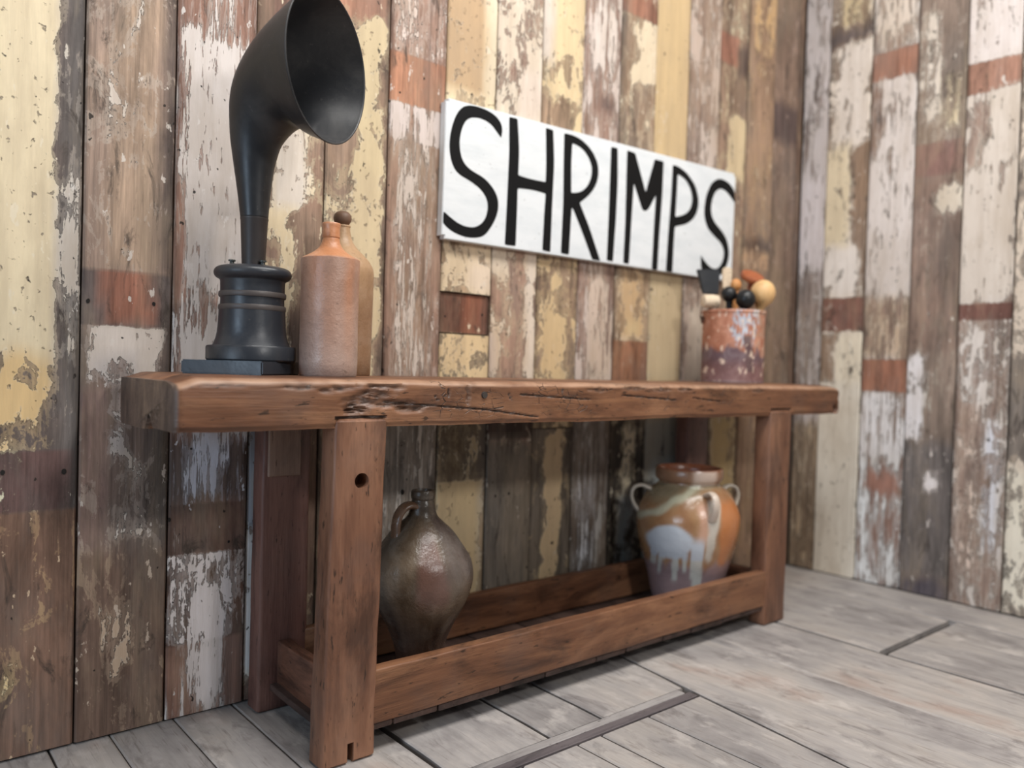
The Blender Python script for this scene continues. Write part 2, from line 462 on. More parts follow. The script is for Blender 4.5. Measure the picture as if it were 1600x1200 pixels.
# ------------------------------------------------------------------ tables measured from the photograph
BACK_PLANKS = [
 (0.112, 0.298, [
  (-0.1, 3.0, 0, 1, 0.1, [0.8, 0.656, 0.431], [0.177, 0.131, 0.111], 0.15, 0.012),
  (0.754, 3.0, 0.1, 0.72, 0.97, [0.808, 0.669, 0.451], None, None, 0.012),
  (0.834, 3.0, -0.1, 0.12, 0.55, [0.8, 0.656, 0.431], None, None, 0.012),
  (-0.1, 3.0, 0.75, 1.1, 0.12, [0.611, 0.537, 0.476], [0.143, 0.122, 0.112], 0.6, 0.012),
  (0.834, 1.269, 0.76, 0.93, 0.55, [0.594, 0.531, 0.474], None, None, 0.012),
  (0.641, 0.841, 0.05, 0.72, 0.55, [0.771, 0.535, 0.266], [0.156, 0.121, 0.107], None, 0.012),
  (0.641, 0.701, 0, 0.75, 0.3, None, None, None, 0.012),
  (0.515, 0.641, 0, 0.9, 0.04, [0.86, 0.81, 0.533], [0.168, 0.098, 0.087], None, 0.004),
  (-0.1, 0.515, 0, 1, 0.1, [0.745, 0.493, 0.266], [0.238, 0.139, 0.097], None, 0.004),
  (0.005, 0.341, -0.1, 0.1, 0.55, [0.86, 0.576, 0.244], None, None, 0.012),
  (0.126, 0.187, 0.12, 0.4, 0.42, [0.86, 0.652, 0.331], None, None, 0.012),
 ]),
 (0.298, 0.485, [
  (-0.1, 3.0, 0, 1, 0.16, [0.655, 0.555, 0.478], [0.335, 0.235, 0.182], 0.3, 0.012),
  (1.031, 3.0, 0.3, 0.55, 0.3, None, None, None, 0.012),
  (1.031, 3.0, 0.25, 0.8, None, None, [0.381, 0.266, 0.189], None, 0.012),
  (1.031, 3.0, 0.86, 1.1, 0.12, None, [0.162, 0.118, 0.1], None, 0.012),
  (0.908, 1.031, 0, 1, 0.0, None, [0.138, 0.105, 0.094], None, 0.005),
  (0.913, 1.031, 0.2, 0.76, 0.0, None, [0.304, 0.131, 0.086], None, 0.006),
  (-0.079, 0.913, 0, 1, 0.1, None, [0.229, 0.166, 0.137], None, 0.012),
  (0.726, 0.908, 0.12, 0.86, 0.9, [0.76, 0.658, 0.582], None, None, 0.006),
  (0.612, 0.839, 0.05, 0.55, 0.55, [0.523, 0.464, 0.438], None, None, 0.012),
  (0.426, 0.612, 0.25, 0.7, 0.35, [0.659, 0.575, 0.505], None, None, 0.012),
  (-0.079, 0.783, 0.78, 1.1, 0.06, None, [0.123, 0.093, 0.082], None, 0.012),
  (-0.079, 0.426, 0, 1, 0.14, [0.642, 0.467, 0.328], [0.193, 0.122, 0.09], None, 0.012),
  (0.131, 0.289, 0.32, 0.6, 0.75, [0.613, 0.449, 0.322], None, None, 0.012),
  (0.426, 0.783, -0.1, 0.3, 0.06, None, [0.251, 0.161, 0.14], None, 0.012),
 ]),
 (0.485, 0.672, [
  (-0.1, 3.0, 0, 1, 0.3, [0.685, 0.61, 0.567], [0.318, 0.177, 0.13], 0.95, 0.012),
  (0.784, 1.598, 0.12, 1.1, 0.88, [0.698, 0.622, 0.578], None, None, 0.012),
  (1.598, 3.0, 0.3, 0.75, 0.5, None, None, None, 0.012),
  (0.784, 1.568, -0.1, 0.16, 0.32, None, None, None, 0.012),
  (0.906, 1.027, -0.1, 0.52, 0.35, None, None, None, 0.012),
  (0.663, 0.723, 0.1, 1, 0.7, None, None, None, 0.012),
  (0.501, 0.663, 0, 1, 0.12, [0.686, 0.698, 0.793], [0.172, 0.122, 0.106], None, 0.012),
  (0.507, 0.663, 0.18, 0.68, 0.68, [0.62, 0.639, 0.728], None, None, 0.012),
  (0.385, 0.501, 0, 1, 0.02, None, [0.164, 0.094, 0.07], None, 0.004),
  (0.173, 0.385, -0.1, 1.1, 0.5, [0.851, 0.763, 0.728], [0.146, 0.08, 0.057], 0.5, 0.005),
  (0.173, 0.28, 0.3, 0.72, 0.66, None, None, None, 0.012),
  (0.026, 0.173, 0.22, 0.72, 0.7, [0.813, 0.726, 0.69], None, 1.0, 0.012),
  (-0.012, 0.173, 0.74, 1.1, 0.12, None, None, None, 0.012),
  (-0.012, 0.173, -0.1, 0.2, 0.05, None, None, None, 0.012),
  (-0.028, 0.042, 0, 1, 0.4, None, None, None, 0.012),
 ]),
 (0.672, 0.858, [
  (-0.1, 3.0, 0, 1, 0.25, [0.8, 0.656, 0.431], [0.266, 0.169, 0.12], 0.2, 0.012),
  (1.652, 3.0, 0, 1, 0.05, None, [0.219, 0.121, 0.094], None, 0.012),
  (1.221, 1.444, 0.25, 0.78, 0.9, [0.696, 0.604, 0.513], None, None, 0.012),
  (0.786, 1.221, 0, 0.55, 0.85, [0.726, 0.581, 0.376], None, None, 0.012),
  (0.786, 1.14, 0.05, 0.35, 0.5, None, None, None, 0.012),
  (0.786, 1.221, 0.62, 1.1, 0.1, None, [0.239, 0.161, 0.114], None, 0.012),
  (-0.028, 0.786, 0, 1, 0.1, None, [0.264, 0.169, 0.126], None, 0.012),
  (0.413, 0.697, -0.1, 0.2, 0.9, [0.285, 0.301, 0.337], None, None, 0.012),
  (0.062, 0.413, -0.1, 0.2, 0.95, [0.86, 0.86, 0.86], None, None, 0.012),
 ]),
 (0.858, 1.043, [
  (-0.1, 3.0, 0, 1, 0.35, [0.651, 0.52, 0.333], [0.324, 0.214, 0.147], 0.15, 0.012),
  (1.755, 3.0, 0, 1, 0.1, None, [0.378, 0.195, 0.129], None, 0.012),
  (1.333, 1.764, 0.3, 0.92, 0.82, [0.664, 0.531, 0.326], None, None, 0.012),
  (1.248, 1.502, 0, 0.5, 0.4, None, None, None, 0.012),
  (0.805, 1.333, 0.45, 0.9, 0.8, [0.681, 0.543, 0.34], None, None, 0.012),
  (0.788, 3.0, 0.92, 1.1, 0.05, None, [0.223, 0.15, 0.11], None, 0.012),
  (-0.075, 0.753, 0, 1, 0.2, None, [0.271, 0.21, 0.161], None, 0.012),
 ]),
 (1.043, 1.23, [
  (-0.1, 3.0, 0, 1, 0.3, [0.654, 0.544, 0.478], [0.321, 0.195, 0.144], 0.5, 0.012),
  (1.701, 3.0, 0.1, 0.9, 0.42, [0.693, 0.556, 0.489], None, None, 0.012),
  (1.566, 1.701, 0, 1, 0.02, None, [0.403, 0.193, 0.117], None, 0.004),
  (1.464, 1.566, 0, 1, 0.55, [0.655, 0.555, 0.509], None, 0.9, 0.005),
  (0.808, 1.464, 0.1, 0.85, 0.36, [0.616, 0.52, 0.454], [0.305, 0.198, 0.142], 1.0, 0.012),
  (0.808, 1.464, -0.1, 0.1, 0.08, None, None, None, 0.012),
  (0.062, 0.699, 0, 1, 0.3, [0.548, 0.476, 0.402], [0.262, 0.214, 0.173], 0.9, 0.012),
  (0.062, 0.481, 0, 0.4, 0.45, [0.677, 0.601, 0.532], None, None, 0.012),
 ]),
 (1.23, 1.415, [
  (-0.1, 3.0, 0, 1, 0.5, [0.8, 0.656, 0.431], [0.432, 0.315, 0.203], 0.1, 0.012),
  (1.642, 3.0, 0, 0.8, 0.7, [0.51, 0.346, 0.202], None, None, 0.012),
  (1.642, 3.0, 0.8, 1.1, 0.85, [0.765, 0.642, 0.467], None, None, 0.012),
  (1.059, 1.237, 0, 1, 0.55, [0.689, 0.541, 0.365], [0.415, 0.279, 0.175], None, 0.012),
  (1.061, 1.161, 0.55, 1.1, 0.85, [0.757, 0.61, 0.467], None, None, 0.012),
  (0.94, 1.059, 0, 1, 0.0, None, [0.143, 0.067, 0.045], None, 0.003),
  (0.943, 1.055, 0.45, 0.78, 0.0, None, [0.296, 0.113, 0.067], None, 0.004),
  (0.791, 0.94, 0, 1, 0.55, [0.73, 0.548, 0.322], [0.211, 0.167, 0.126], 0.05, 0.004),
  (0.501, 0.696, 0, 1, 0.35, [0.397, 0.302, 0.18], [0.137, 0.095, 0.057], None, 0.012),  # tabletop's cast shadow put into this board's darker colour, above the cream zone
  (0.024, 0.501, 0.02, 0.93, 0.97, [0.677, 0.507, 0.289], None, None, 0.006),
  (0.024, 0.696, 0.93, 1.1, 0.2, [0.546, 0.461, 0.355], None, None, 0.012),
 ]),
 (1.415, 1.6, [
  (-0.1, 3.0, 0, 1, 0.4, [0.709, 0.604, 0.483], [0.321, 0.195, 0.144], 0.2, 0.012),
  (1.766, 3.0, 0.0, 0.9, 0.55, [0.694, 0.579, 0.461], None, None, 0.012),
  (1.509, 1.766, 0.45, 0.95, 0.8, [0.723, 0.604, 0.514], None, None, 0.012),
  (0.793, 1.231, 0, 1, 0.2, [0.679, 0.519, 0.361], [0.343, 0.215, 0.155], None, 0.012),
  (0.793, 1.231, 0.72, 0.97, 0.8, [0.727, 0.618, 0.513], None, None, 0.012),
  (1.132, 1.231, 0, 0.4, 0.8, [0.698, 0.583, 0.454], None, None, 0.012),
  (0.793, 0.953, -0.1, 0.15, 0.75, [0.674, 0.546, 0.455], None, None, 0.012),
  (0.621, 0.693, 0, 1, 0.02, None, [0.067, 0.043, 0.033], None, 0.004),
  (-0.012, 0.621, 0, 1, 0.05, [0.398, 0.319, 0.242], [0.196, 0.162, 0.128], None, 0.012),
  (0.588, 0.621, 0.2, 0.7, 0.55, [0.546, 0.461, 0.327], None, None, 0.012),
 ]),
 (1.6, 1.784, [
  (-0.1, 3.0, 0, 1, 0.5, [0.676, 0.52, 0.311], [0.351, 0.236, 0.156], 0.2, 0.012),
  (1.69, 3.0, 0.2, 0.95, 0.72, [0.704, 0.544, 0.328], None, None, 0.012),
  (1.814, 3.0, -0.1, 0.2, 0.8, [0.683, 0.591, 0.512], None, None, 0.012),
  (1.576, 1.7, 0, 0.75, 0.04, None, None, None, 0.012),
  (0.795, 1.254, 0, 1, 0.45, [0.646, 0.471, 0.263], [0.276, 0.185, 0.123], None, 0.012),
  (0.795, 1.046, 0.2, 0.75, 0.75, None, None, None, 0.012),
  (0.65, 0.69, 0, 1, 0.35, [0.714, 0.537, 0.311], [0.105, 0.073, 0.046], None, 0.012),
  (-0.049, 0.65, 0, 1, 0.06, None, [0.204, 0.163, 0.123], None, 0.003),
  (-0.049, 0.646, 0.3, 0.72, 0.92, [0.606, 0.448, 0.273], None, None, 0.012),
 ]),
 (1.784, 1.966, [
  (-0.1, 3.0, 0, 1, 0.45, [0.602, 0.497, 0.444], [0.296, 0.182, 0.137], 0.75, 0.012),
  (1.84, 3.0, 0.3, 0.9, 0.6, [0.656, 0.567, 0.51], None, None, 0.012),
  (1.721, 1.775, 0.45, 0.8, 0.05, None, [0.131, 0.076, 0.062], None, 0.012),
  (0.796, 1.233, 0.3, 0.9, 0.6, [0.599, 0.472, 0.382], None, None, 0.012),
  (-0.086, 0.687, 0, 1, 0.35, [0.551, 0.52, 0.482], [0.185, 0.14, 0.109], 0.8, 0.012),
  (-0.086, 0.467, 0.1, 0.6, 0.42, [0.791, 0.801, 0.846], None, None, 0.012),
 ]),
 (1.966, 2.152, [
  (-0.1, 3.0, 0, 1, 0.3, [0.679, 0.555, 0.395], [0.267, 0.18, 0.12], 0.3, 0.012),
  (2.094, 3.0, 0, 1, 0.03, None, [0.33, 0.156, 0.102], None, 0.004),
  (1.865, 2.078, 0.3, 1.1, 0.78, [0.693, 0.567, 0.405], None, None, 0.012),
  (1.616, 1.865, 0, 1, 0.3, None, None, None, 0.012),
  (0.953, 1.208, 0.1, 0.9, 0.55, [0.567, 0.38, 0.207], [0.356, 0.238, 0.144], None, 0.012),
  (0.981, 1.015, 0.3, 0.7, 0.9, [0.64, 0.486, 0.266], None, None, 0.012),
  (0.798, 0.951, 0, 1, 0.02, None, [0.264, 0.121, 0.066], None, 0.004),
  (-0.122, 0.683, 0, 1, 0.15, [0.72, 0.618, 0.428], [0.051, 0.039, 0.029], None, 0.012),
  (0.339, 0.672, 0.35, 0.7, 0.62, [0.818, 0.706, 0.501], None, None, 0.012),
  (0.109, 0.408, 0.2, 0.8, 0.55, [0.287, 0.329, 0.339], None, None, 0.012),
 ]),
 (2.152, 2.342, [
  (-0.1, 3.0, 0, 1, 0.8, [0.546, 0.393, 0.224], [0.341, 0.228, 0.138], 0.4, 0.012),
  (1.511, 3.0, 0.0, 0.8, 0.85, [0.583, 0.423, 0.233], None, None, 0.012),
  (0.8, 1.227, 0, 1, 0.85, [0.548, 0.428, 0.266], None, None, 0.012),
  (-0.16, 0.68, 0, 1, 0.75, [0.418, 0.405, 0.348], [0.079, 0.063, 0.05], None, 0.012),
  (-0.16, 0.513, 0.1, 0.9, 0.8, [0.481, 0.534, 0.523], None, None, 0.012),
 ]),
 (2.342, 2.532, [
  (-0.1, 3.0, 0, 1, 0.5, [0.515, 0.403, 0.338], [0.259, 0.169, 0.126], 0.6, 0.012),
  (1.567, 1.788, 0.3, 0.8, 0.65, [0.564, 0.464, 0.412], None, None, 0.012),
  (0.801, 1.099, 0.2, 0.9, 0.7, [0.591, 0.506, 0.42], None, None, 0.012),
  (-0.198, 0.677, 0, 1, 0.1, None, [0.047, 0.036, 0.031], None, 0.012),
  (-0.198, 0.677, 0.5, 0.75, 0.4, [0.344, 0.36, 0.466], None, None, 0.012),
 ]),
 (2.532, 2.726, [
  (-0.1, 3.0, 0, 1, 0.3, [0.599, 0.475, 0.306], [0.259, 0.169, 0.118], 0.35, 0.012),
  (2.19, 2.287, 0, 1, 0.4, [0.516, 0.422, 0.293], None, None, 0.012),
  (2.074, 2.19, 0, 0.7, 0.02, None, [0.321, 0.15, 0.101], None, 0.006),
  (2.033, 2.16, 0.6, 1.1, 0.03, None, [0.123, 0.082, 0.068], None, 0.012),
  (1.638, 1.88, 0.35, 0.95, 0.82, [0.637, 0.497, 0.308], None, None, 0.012),
  (0.803, 1.318, 0, 1, 0.25, [0.479, 0.348, 0.228], None, None, 0.012),
  (-0.236, 0.674, 0.1, 0.9, 0.8, [0.539, 0.389, 0.187], [0.095, 0.059, 0.037], None, 0.012),
 ]),
 (2.726, 2.919, [
  (-0.1, 3.0, 0, 1, 0.2, [0.543, 0.347, 0.181], [0.314, 0.201, 0.133], 0.4, 0.012),
  (2.162, 3.0, 0.1, 0.9, 0.5, [0.554, 0.347, 0.17], None, None, 0.012),
  (1.361, 1.406, 0, 1, 0.03, None, [0.107, 0.064, 0.047], None, 0.012),
  (1.265, 1.361, 0, 1, 0.5, [0.462, 0.279, 0.163], None, None, 0.012),
  (0.698, 1.265, 0, 1, 0.12, None, [0.239, 0.151, 0.099], None, 0.012),
 ]),
 (2.919, 3.105, [
  (-0.1, 3.0, 0, 1, 0.25, [0.354, 0.232, 0.179], [0.203, 0.134, 0.1], 0.5, 0.012),
  (1.843, 2.008, 0, 1, 0.03, None, [0.104, 0.071, 0.063], None, 0.012),
  (0.695, 1.306, 0, 1, 0.2, None, [0.197, 0.132, 0.094], None, 0.012),
 ]),
 (3.105, 3.15, [
  (-0.1, 3.0, 0, 1, 0.1, [0.268, 0.167, 0.123], [0.117, 0.071, 0.051], 0.5, 0.012),
 ]),
]
RIGHT_PLANKS = [
 (0.0, -0.118, [
  (-0.1, 3.0, 0, 1, 0.559, [0.57, 0.509, 0.494], [0.271, 0.204, 0.173], 0.7, 0.012),
  (1.315, 1.706, 0, 1, 0.688, [0.638, 0.572, 0.568], None, None, 0.012),
  (0.754, 1.315, 0, 1, 0.387, None, None, None, 0.012),
  (-0.038, 0.641, 0, 1, 0.344, [0.525, 0.395, 0.267], [0.236, 0.166, 0.113], None, 0.012),
 ]),
 (-0.118, -0.302, [
  (-0.1, 3.0, 0, 1, 0.516, [0.743, 0.645, 0.551], [0.229, 0.154, 0.11], 0.3, 0.012),
  (2.312, 3.0, 0.2, 0.9, 0.516, [0.612, 0.486, 0.299], None, None, 0.012),
  (2.251, 2.312, 0, 1, 0.043, None, [0.13, 0.099, 0.092], None, 0.012),
  (1.829, 2.251, 0.25, 0.95, 0.757, [0.726, 0.642, 0.57], None, None, 0.012),
  (1.303, 1.829, 0, 0.62, 0.757, [0.699, 0.582, 0.406], None, None, 0.012),
  (1.303, 1.829, 0.66, 1.1, 0.043, None, [0.29, 0.192, 0.129], None, 0.012),
  (1.19, 1.398, 0, 0.9, 0.731, [0.775, 0.699, 0.635], None, None, 0.012),
  (1.038, 1.179, 0, 1, 0.017, None, [0.235, 0.112, 0.084], None, 0.005),
  (0.815, 1.032, 0, 0.45, 0.172, None, [0.35, 0.241, 0.169], None, 0.012),
  (-0.088, 1.032, 0.4, 1.0, 0.817, [0.811, 0.712, 0.559], None, None, 0.012),
  (-0.088, 0.815, 0.0, 1.0, 0.834, [0.793, 0.723, 0.618], None, None, 0.012),
 ]),
 (-0.302, -0.487, [
  (-0.1, 3.0, 0, 1, 0.516, [0.689, 0.619, 0.57], [0.266, 0.179, 0.138], 0.7, 0.012),
  (2.186, 3.0, 0.1, 0.9, 0.43, [0.709, 0.604, 0.514], [0.352, 0.243, 0.184], None, 0.012),
  (2.058, 2.171, 0, 1, 0.017, None, [0.367, 0.18, 0.121], None, 0.005),
  (1.185, 2.058, 0, 1, 0.688, [0.702, 0.631, 0.593], None, None, 0.012),
  (1.729, 2.038, -0.1, 0.3, 0.258, None, None, None, 0.012),
  (0.925, 1.17, 0, 1, 0.473, [0.597, 0.448, 0.325], None, None, 0.012),
  (0.79, 0.92, 0, 1, 0.017, None, [0.364, 0.166, 0.107], None, 0.005),
  (0.507, 0.784, 0, 1, 0.602, [0.812, 0.772, 0.767], None, None, 0.012),
  (-0.044, 0.507, 0, 1, 0.473, [0.86, 0.86, 0.86], [0.283, 0.173, 0.136], None, 0.012),
  (0.376, 0.455, 0.2, 0.9, 0.086, None, [0.357, 0.173, 0.125], None, 0.012),
 ]),
 (-0.487, -0.67, [
  (-0.1, 3.0, 0, 1, 0.172, [0.621, 0.556, 0.478], [0.263, 0.197, 0.158], 0.5, 0.012),
  (1.818, 2.261, 0.1, 0.5, 0.516, [0.67, 0.591, 0.512], None, None, 0.012),
  (1.818, 2.04, 0.55, 0.95, 0.387, [0.616, 0.51, 0.341], None, None, 0.012),
  (1.633, 1.764, 0, 1, 0.017, None, [0.26, 0.15, 0.125], None, 0.006),
  (0.952, 1.633, 0, 1, 0.069, None, [0.257, 0.176, 0.139], None, 0.012),
  (1.497, 1.609, 0.5, 1.1, 0.731, [0.717, 0.634, 0.529], None, None, 0.012),
  (1.026, 1.25, 0.3, 0.8, 0.258, [0.182, 0.165, 0.139], None, None, 0.012),
  (0.577, 0.939, -0.1, 0.42, 0.731, [0.858, 0.816, 0.827], None, None, 0.012),
  (0.075, 0.602, 0, 1, 0.103, [0.676, 0.587, 0.541], [0.209, 0.178, 0.166], None, 0.012),
  (0.407, 0.472, 0.4, 0.7, 0.774, [0.86, 0.798, 0.793], None, None, 0.012),
  (-0.076, 0.063, 0, 1, 0.043, None, [0.111, 0.093, 0.111], None, 0.012),
 ]),
 (-0.67, -0.853, [
  (-0.1, 3.0, 0, 1, 0.43, [0.661, 0.594, 0.545], [0.309, 0.219, 0.177], 0.5, 0.012),
  (2.038, 3.0, 0, 1, 0.705, [0.727, 0.655, 0.629], None, None, 0.012),
  (1.916, 2.031, 0, 1, 0.017, None, [0.353, 0.191, 0.137], None, 0.005),
  (1.142, 1.916, 0, 1, 0.705, [0.663, 0.584, 0.514], None, None, 0.012),
  (1.638, 1.897, 0.1, 0.45, 0.258, None, None, None, 0.012),
  (1.071, 1.132, 0, 1, 0.017, None, [0.194, 0.093, 0.074], None, 0.005),
  (0.738, 1.059, 0.1, 0.6, 0.559, [0.776, 0.71, 0.667], [0.337, 0.243, 0.202], None, 0.012),
  (0.115, 0.738, 0.1, 0.5, 0.43, [0.779, 0.613, 0.518], None, None, 0.012),
  (0.211, 0.69, 0.6, 0.85, 0.516, [0.789, 0.794, 0.86], None, None, 0.012),
  (-0.029, 0.211, 0, 1, 0.43, None, None, None, 0.012),
 ]),
 (-0.853, -1.04, [
  (-0.1, 3.0, 0, 1, 0.473, [0.671, 0.569, 0.47], [0.195, 0.164, 0.141], 0.2, 0.012),
  (0.93, 1.201, 0, 1, 0.645, None, None, None, 0.012),
  (0.566, 0.93, 0, 1, 0.086, None, None, None, 0.012),
  (0.018, 0.521, 0, 1, 0.516, [0.86, 0.796, 0.669], None, None, 0.012),
 ]),
]
LETTERS = [[[(1.4152, 1.5315), (1.4203, 1.5624), (1.4055, 1.586), (1.3744, 1.5998), (1.3293, 1.6052), (1.2855, 1.6009), (1.2575, 1.5817), (1.2376, 1.5431), (1.2265, 1.4953), (1.2264, 1.4555), (1.2382, 1.418), (1.2601, 1.3962), (1.2927, 1.3876), (1.3261, 1.3758), (1.3527, 1.3597), (1.3701, 1.336), (1.3711, 1.3065), (1.3594, 1.2752), (1.3339, 1.2552), (1.3047, 1.2489), (1.2684, 1.2538), (1.236, 1.2693), (1.2125, 1.283), (1.2107, 1.2544), (1.2137, 1.2463), (1.2408, 1.23), (1.2839, 1.2195), (1.3277, 1.221), (1.3609, 1.2311), (1.3864, 1.2612), (1.408, 1.3), (1.4129, 1.3367), (1.4019, 1.3648), (1.3781, 1.3876), (1.3511, 1.4036), (1.3174, 1.4123), (1.2916, 1.4221), (1.273, 1.4388), (1.2627, 1.4684), (1.2616, 1.5025), (1.2731, 1.5423), (1.2904, 1.5634), (1.3157, 1.5719), (1.3453, 1.5726), (1.3757, 1.5646), (1.3953, 1.5481)]], [[(1.4439, 1.6018), (1.4772, 1.6032), (1.4873, 1.5068), (1.486, 1.4334), (1.5309, 1.4302), (1.5997, 1.4316), (1.5999, 1.4912), (1.5939, 1.6016), (1.6257, 1.6002), (1.6341, 1.4976), (1.6305, 1.3703), (1.628, 1.2146), (1.5936, 1.2169), (1.5975, 1.3338), (1.6011, 1.396), (1.5404, 1.3985), (1.485, 1.3936), (1.4851, 1.3478), (1.4836, 1.2163), (1.4399, 1.2153), (1.444, 1.3415), (1.4479, 1.493)]], [[(1.6739, 1.6009), (1.7096, 1.6033), (1.7509, 1.5976), (1.7986, 1.5745), (1.8306, 1.5377), (1.8379, 1.5024), (1.8272, 1.4606), (1.7956, 1.4223), (1.7594, 1.3955), (1.7522, 1.3905), (1.8001, 1.3172), (1.8573, 1.2122), (1.8188, 1.212), (1.7682, 1.2965), (1.724, 1.3653), (1.7165, 1.3694), (1.7102, 1.2157), (1.6744, 1.2167), (1.6785, 1.3778), (1.6751, 1.5053)], [(1.7107, 1.5765), (1.7089, 1.5116), (1.7128, 1.4167), (1.7445, 1.4219), (1.7762, 1.4389), (1.7984, 1.469), (1.8063, 1.5034), (1.7985, 1.5316), (1.7758, 1.5569), (1.7474, 1.5722)]], [[(1.894, 1.6015), (1.9258, 1.6031), (1.9311, 1.485), (1.9276, 1.3618), (1.9191, 1.2162), (1.8884, 1.2169), (1.8921, 1.377), (1.893, 1.5123)]], [[(1.9744, 1.6059), (2.016, 1.6037), (2.0771, 1.4783), (2.1212, 1.6028), (2.17, 1.6035), (2.1681, 1.4823), (2.1585, 1.337), (2.1536, 1.2098), (2.1226, 1.211), (2.1273, 1.3401), (2.1328, 1.4766), (2.0951, 1.4196), (2.0782, 1.4114), (2.062, 1.4125), (2.0135, 1.4991), (2.0065, 1.3591), (2.0006, 1.2166), (1.9717, 1.217), (1.9757, 1.3548), (1.9745, 1.4924)]], [[(2.2224, 1.6017), (2.2536, 1.6024), (2.3075, 1.5864), (2.3576, 1.5504), (2.3822, 1.5018), (2.3773, 1.4558), (2.3522, 1.4221), (2.3113, 1.3977), (2.2451, 1.3797), (2.2413, 1.3184), (2.2386, 1.211), (2.2018, 1.2117), (2.2086, 1.3508), (2.2188, 1.4905)], [(2.2516, 1.5727), (2.2497, 1.4955), (2.2456, 1.4157), (2.2919, 1.4283), (2.3266, 1.4483), (2.3431, 1.4806), (2.3415, 1.5103), (2.3216, 1.5443), (2.2908, 1.5649)]], [[(2.6153, 1.5212), (2.6127, 1.5659), (2.5857, 1.589), (2.5451, 1.6016), (2.4994, 1.6014), (2.4559, 1.5747), (2.4271, 1.5241), (2.4171, 1.4769), (2.4191, 1.4392), (2.4401, 1.4001), (2.486, 1.3754), (2.5326, 1.3541), (2.554, 1.3254), (2.5492, 1.2935), (2.5311, 1.2642), (2.5058, 1.25), (2.4736, 1.2505), (2.4345, 1.2695), (2.4057, 1.293), (2.4084, 1.2438), (2.431, 1.2179), (2.5011, 1.2169), (2.5522, 1.239), (2.5826, 1.2893), (2.5871, 1.3293), (2.5685, 1.3742), (2.5298, 1.4044), (2.4831, 1.4291), (2.4596, 1.4603), (2.4601, 1.4987), (2.477, 1.5398), (2.5079, 1.5642), (2.5473, 1.563), (2.5857, 1.5418)]]]


# ------------------------------------------------------------------ the walls
def plank_mesh(a, b, z0, z1, zones, axis, face, off, seed):
    """one board with rounded arrises; grid front carries paint / wood attributes.
    axis 'x': runs across x, front faces -y; axis 'y': runs across y (a > b), front faces -x"""
    gap = .0018
    w = abs(b - a)
    nu = 9
    us = [gap / w] + [gap / w + .02] + [i / nu for i in range(1, nu)] + [1 - gap / w - .02, 1 - gap / w]
    if w < .08:
        us = [gap / w, .2, .5, .8, 1 - gap / w]
    br = {z0, z1}
    z = z0
    while z < z1:
        br.add(z)
        z += .055
    for q in zones:
        for e in (q[0], q[1]):
            for s in (-(q[8] if q[8] < .007 else .028), 0, (q[8] if q[8] < .007 else .028)):
                if z0 < e + s < z1:
                    br.add(e + s)
    zs = []
    for z in sorted(br):
        if not zs or z - zs[-1] > .0015:
            zs.append(z)
    bm = bmesh.new()
    lp = bm.verts.layers.float_color.new('paint')
    lw = bm.verts.layers.float_color.new('wood')

    def P(u, z, d):
        c = a + (b - a) * u
        return (c, face - d, z) if axis == 'x' else (face - d, c, z)
    rows = []
    for z in zs:
        row = []
        wob = .0012 * nz(z * 7, seed)
        wob2 = .0012 * nz(z * 7, seed + 50)
        for k, u in enumerate(us):
            uu, d = u, off + .0012 * nz(u * 3, z * 2, seed)
            if k == 0:
                uu, d = u + wob / w, d - .0035
            elif k == len(us) - 1:
                uu, d = u + wob2 / w, d - .0035
            v = bm.verts.new(P(uu, z, d))
            cov, paint, wood, st = .1, (.5, .45, .35), (.2, .13, .1), .3
            for (q0, q1, u0, u1, c_, p_, w_, s_, soft) in zones:
                soft = soft if soft < .007 else .028
                wob_z = .022 * nz(u * 4, seed, q0 * 9) if soft > .007 else .0015 * nz(u * 3, seed, q0 * 9)
                wz = sstep(q0 - soft, q0 + soft, z + wob_z) * (1 - sstep(q1 - soft, q1 + soft, z + wob_z))
                uo = .09 * nz(z * 8, seed, u0 * 5) + .05 * nz(z * 22, seed, u0 * 7)
                wu = sstep(u0 - .09, u0 + .09, u + uo) * (1 - sstep(u1 - .09, u1 + .09, u + uo))
                if u0 <= 0:
                    wu = 1 - sstep(u1 - .09, u1 + .09, u + uo) if u1 < 1 else 1.0
                elif u1 >= 1:
                    wu = sstep(u0 - .09, u0 + .09, u + uo)
                t = wz * wu
                if t <= 0:
                    continue
                if c_ is not None:
                    cov += (c_ - cov) * t
                if p_ is not None:
                    paint = mix3(paint, p_, t)
                if w_ is not None:
                    wood = mix3(wood, w_, t)
                if s_ is not None:
                    st += (s_ - st) * t
            ed = .70 + .30 * sstep(0, .10, min(u, 1 - u) + .04 * nz(z * 5, seed + u))
            v[lp] = (*[c * (.8 + .2 * ed) for c in paint], cov * (.8 + .2 * ed))
            v[lw] = (*[c * ed for c in wood], st)
            row.append(v)
        rows.append(row)
    for r0, r1 in zip(rows, rows[1:]):
        for k in range(len(us) - 1):
            bm.faces.new((r0[k], r0[k + 1], r1[k + 1], r1[k]))
    # the two long edges and the ends run back to the wall
    D = -.018
    for side in (0, len(us) - 1):
        back = []
        for z, row in zip(zs, rows):
            v = bm.verts.new(P(us[side], z, D))
            v[lp] = (*row[side][lp][:3], 0)
            v[lw] = row[side][lw]
            back.append(v)
        for i in range(len(zs) - 1):
            f = (rows[i][side], rows[i + 1][side], back[i + 1], back[i])
            bm.faces.new(f if side == 0 else f[::-1])
    for ri in (0, -1):
        e0 = bm.verts.new(P(us[0], zs[ri], D))
        e1 = bm.verts.new(P(us[-1], zs[ri], D))
        for v in (e0, e1):
            v[lw] = rows[ri][0][lw]
            v[lp] = (*rows[ri][0][lp][:3], 0)
        bm.faces.new(rows[ri] + [e1, e0])
    bmesh.ops.recalc_face_normals(bm, faces=bm.faces)
    return bm


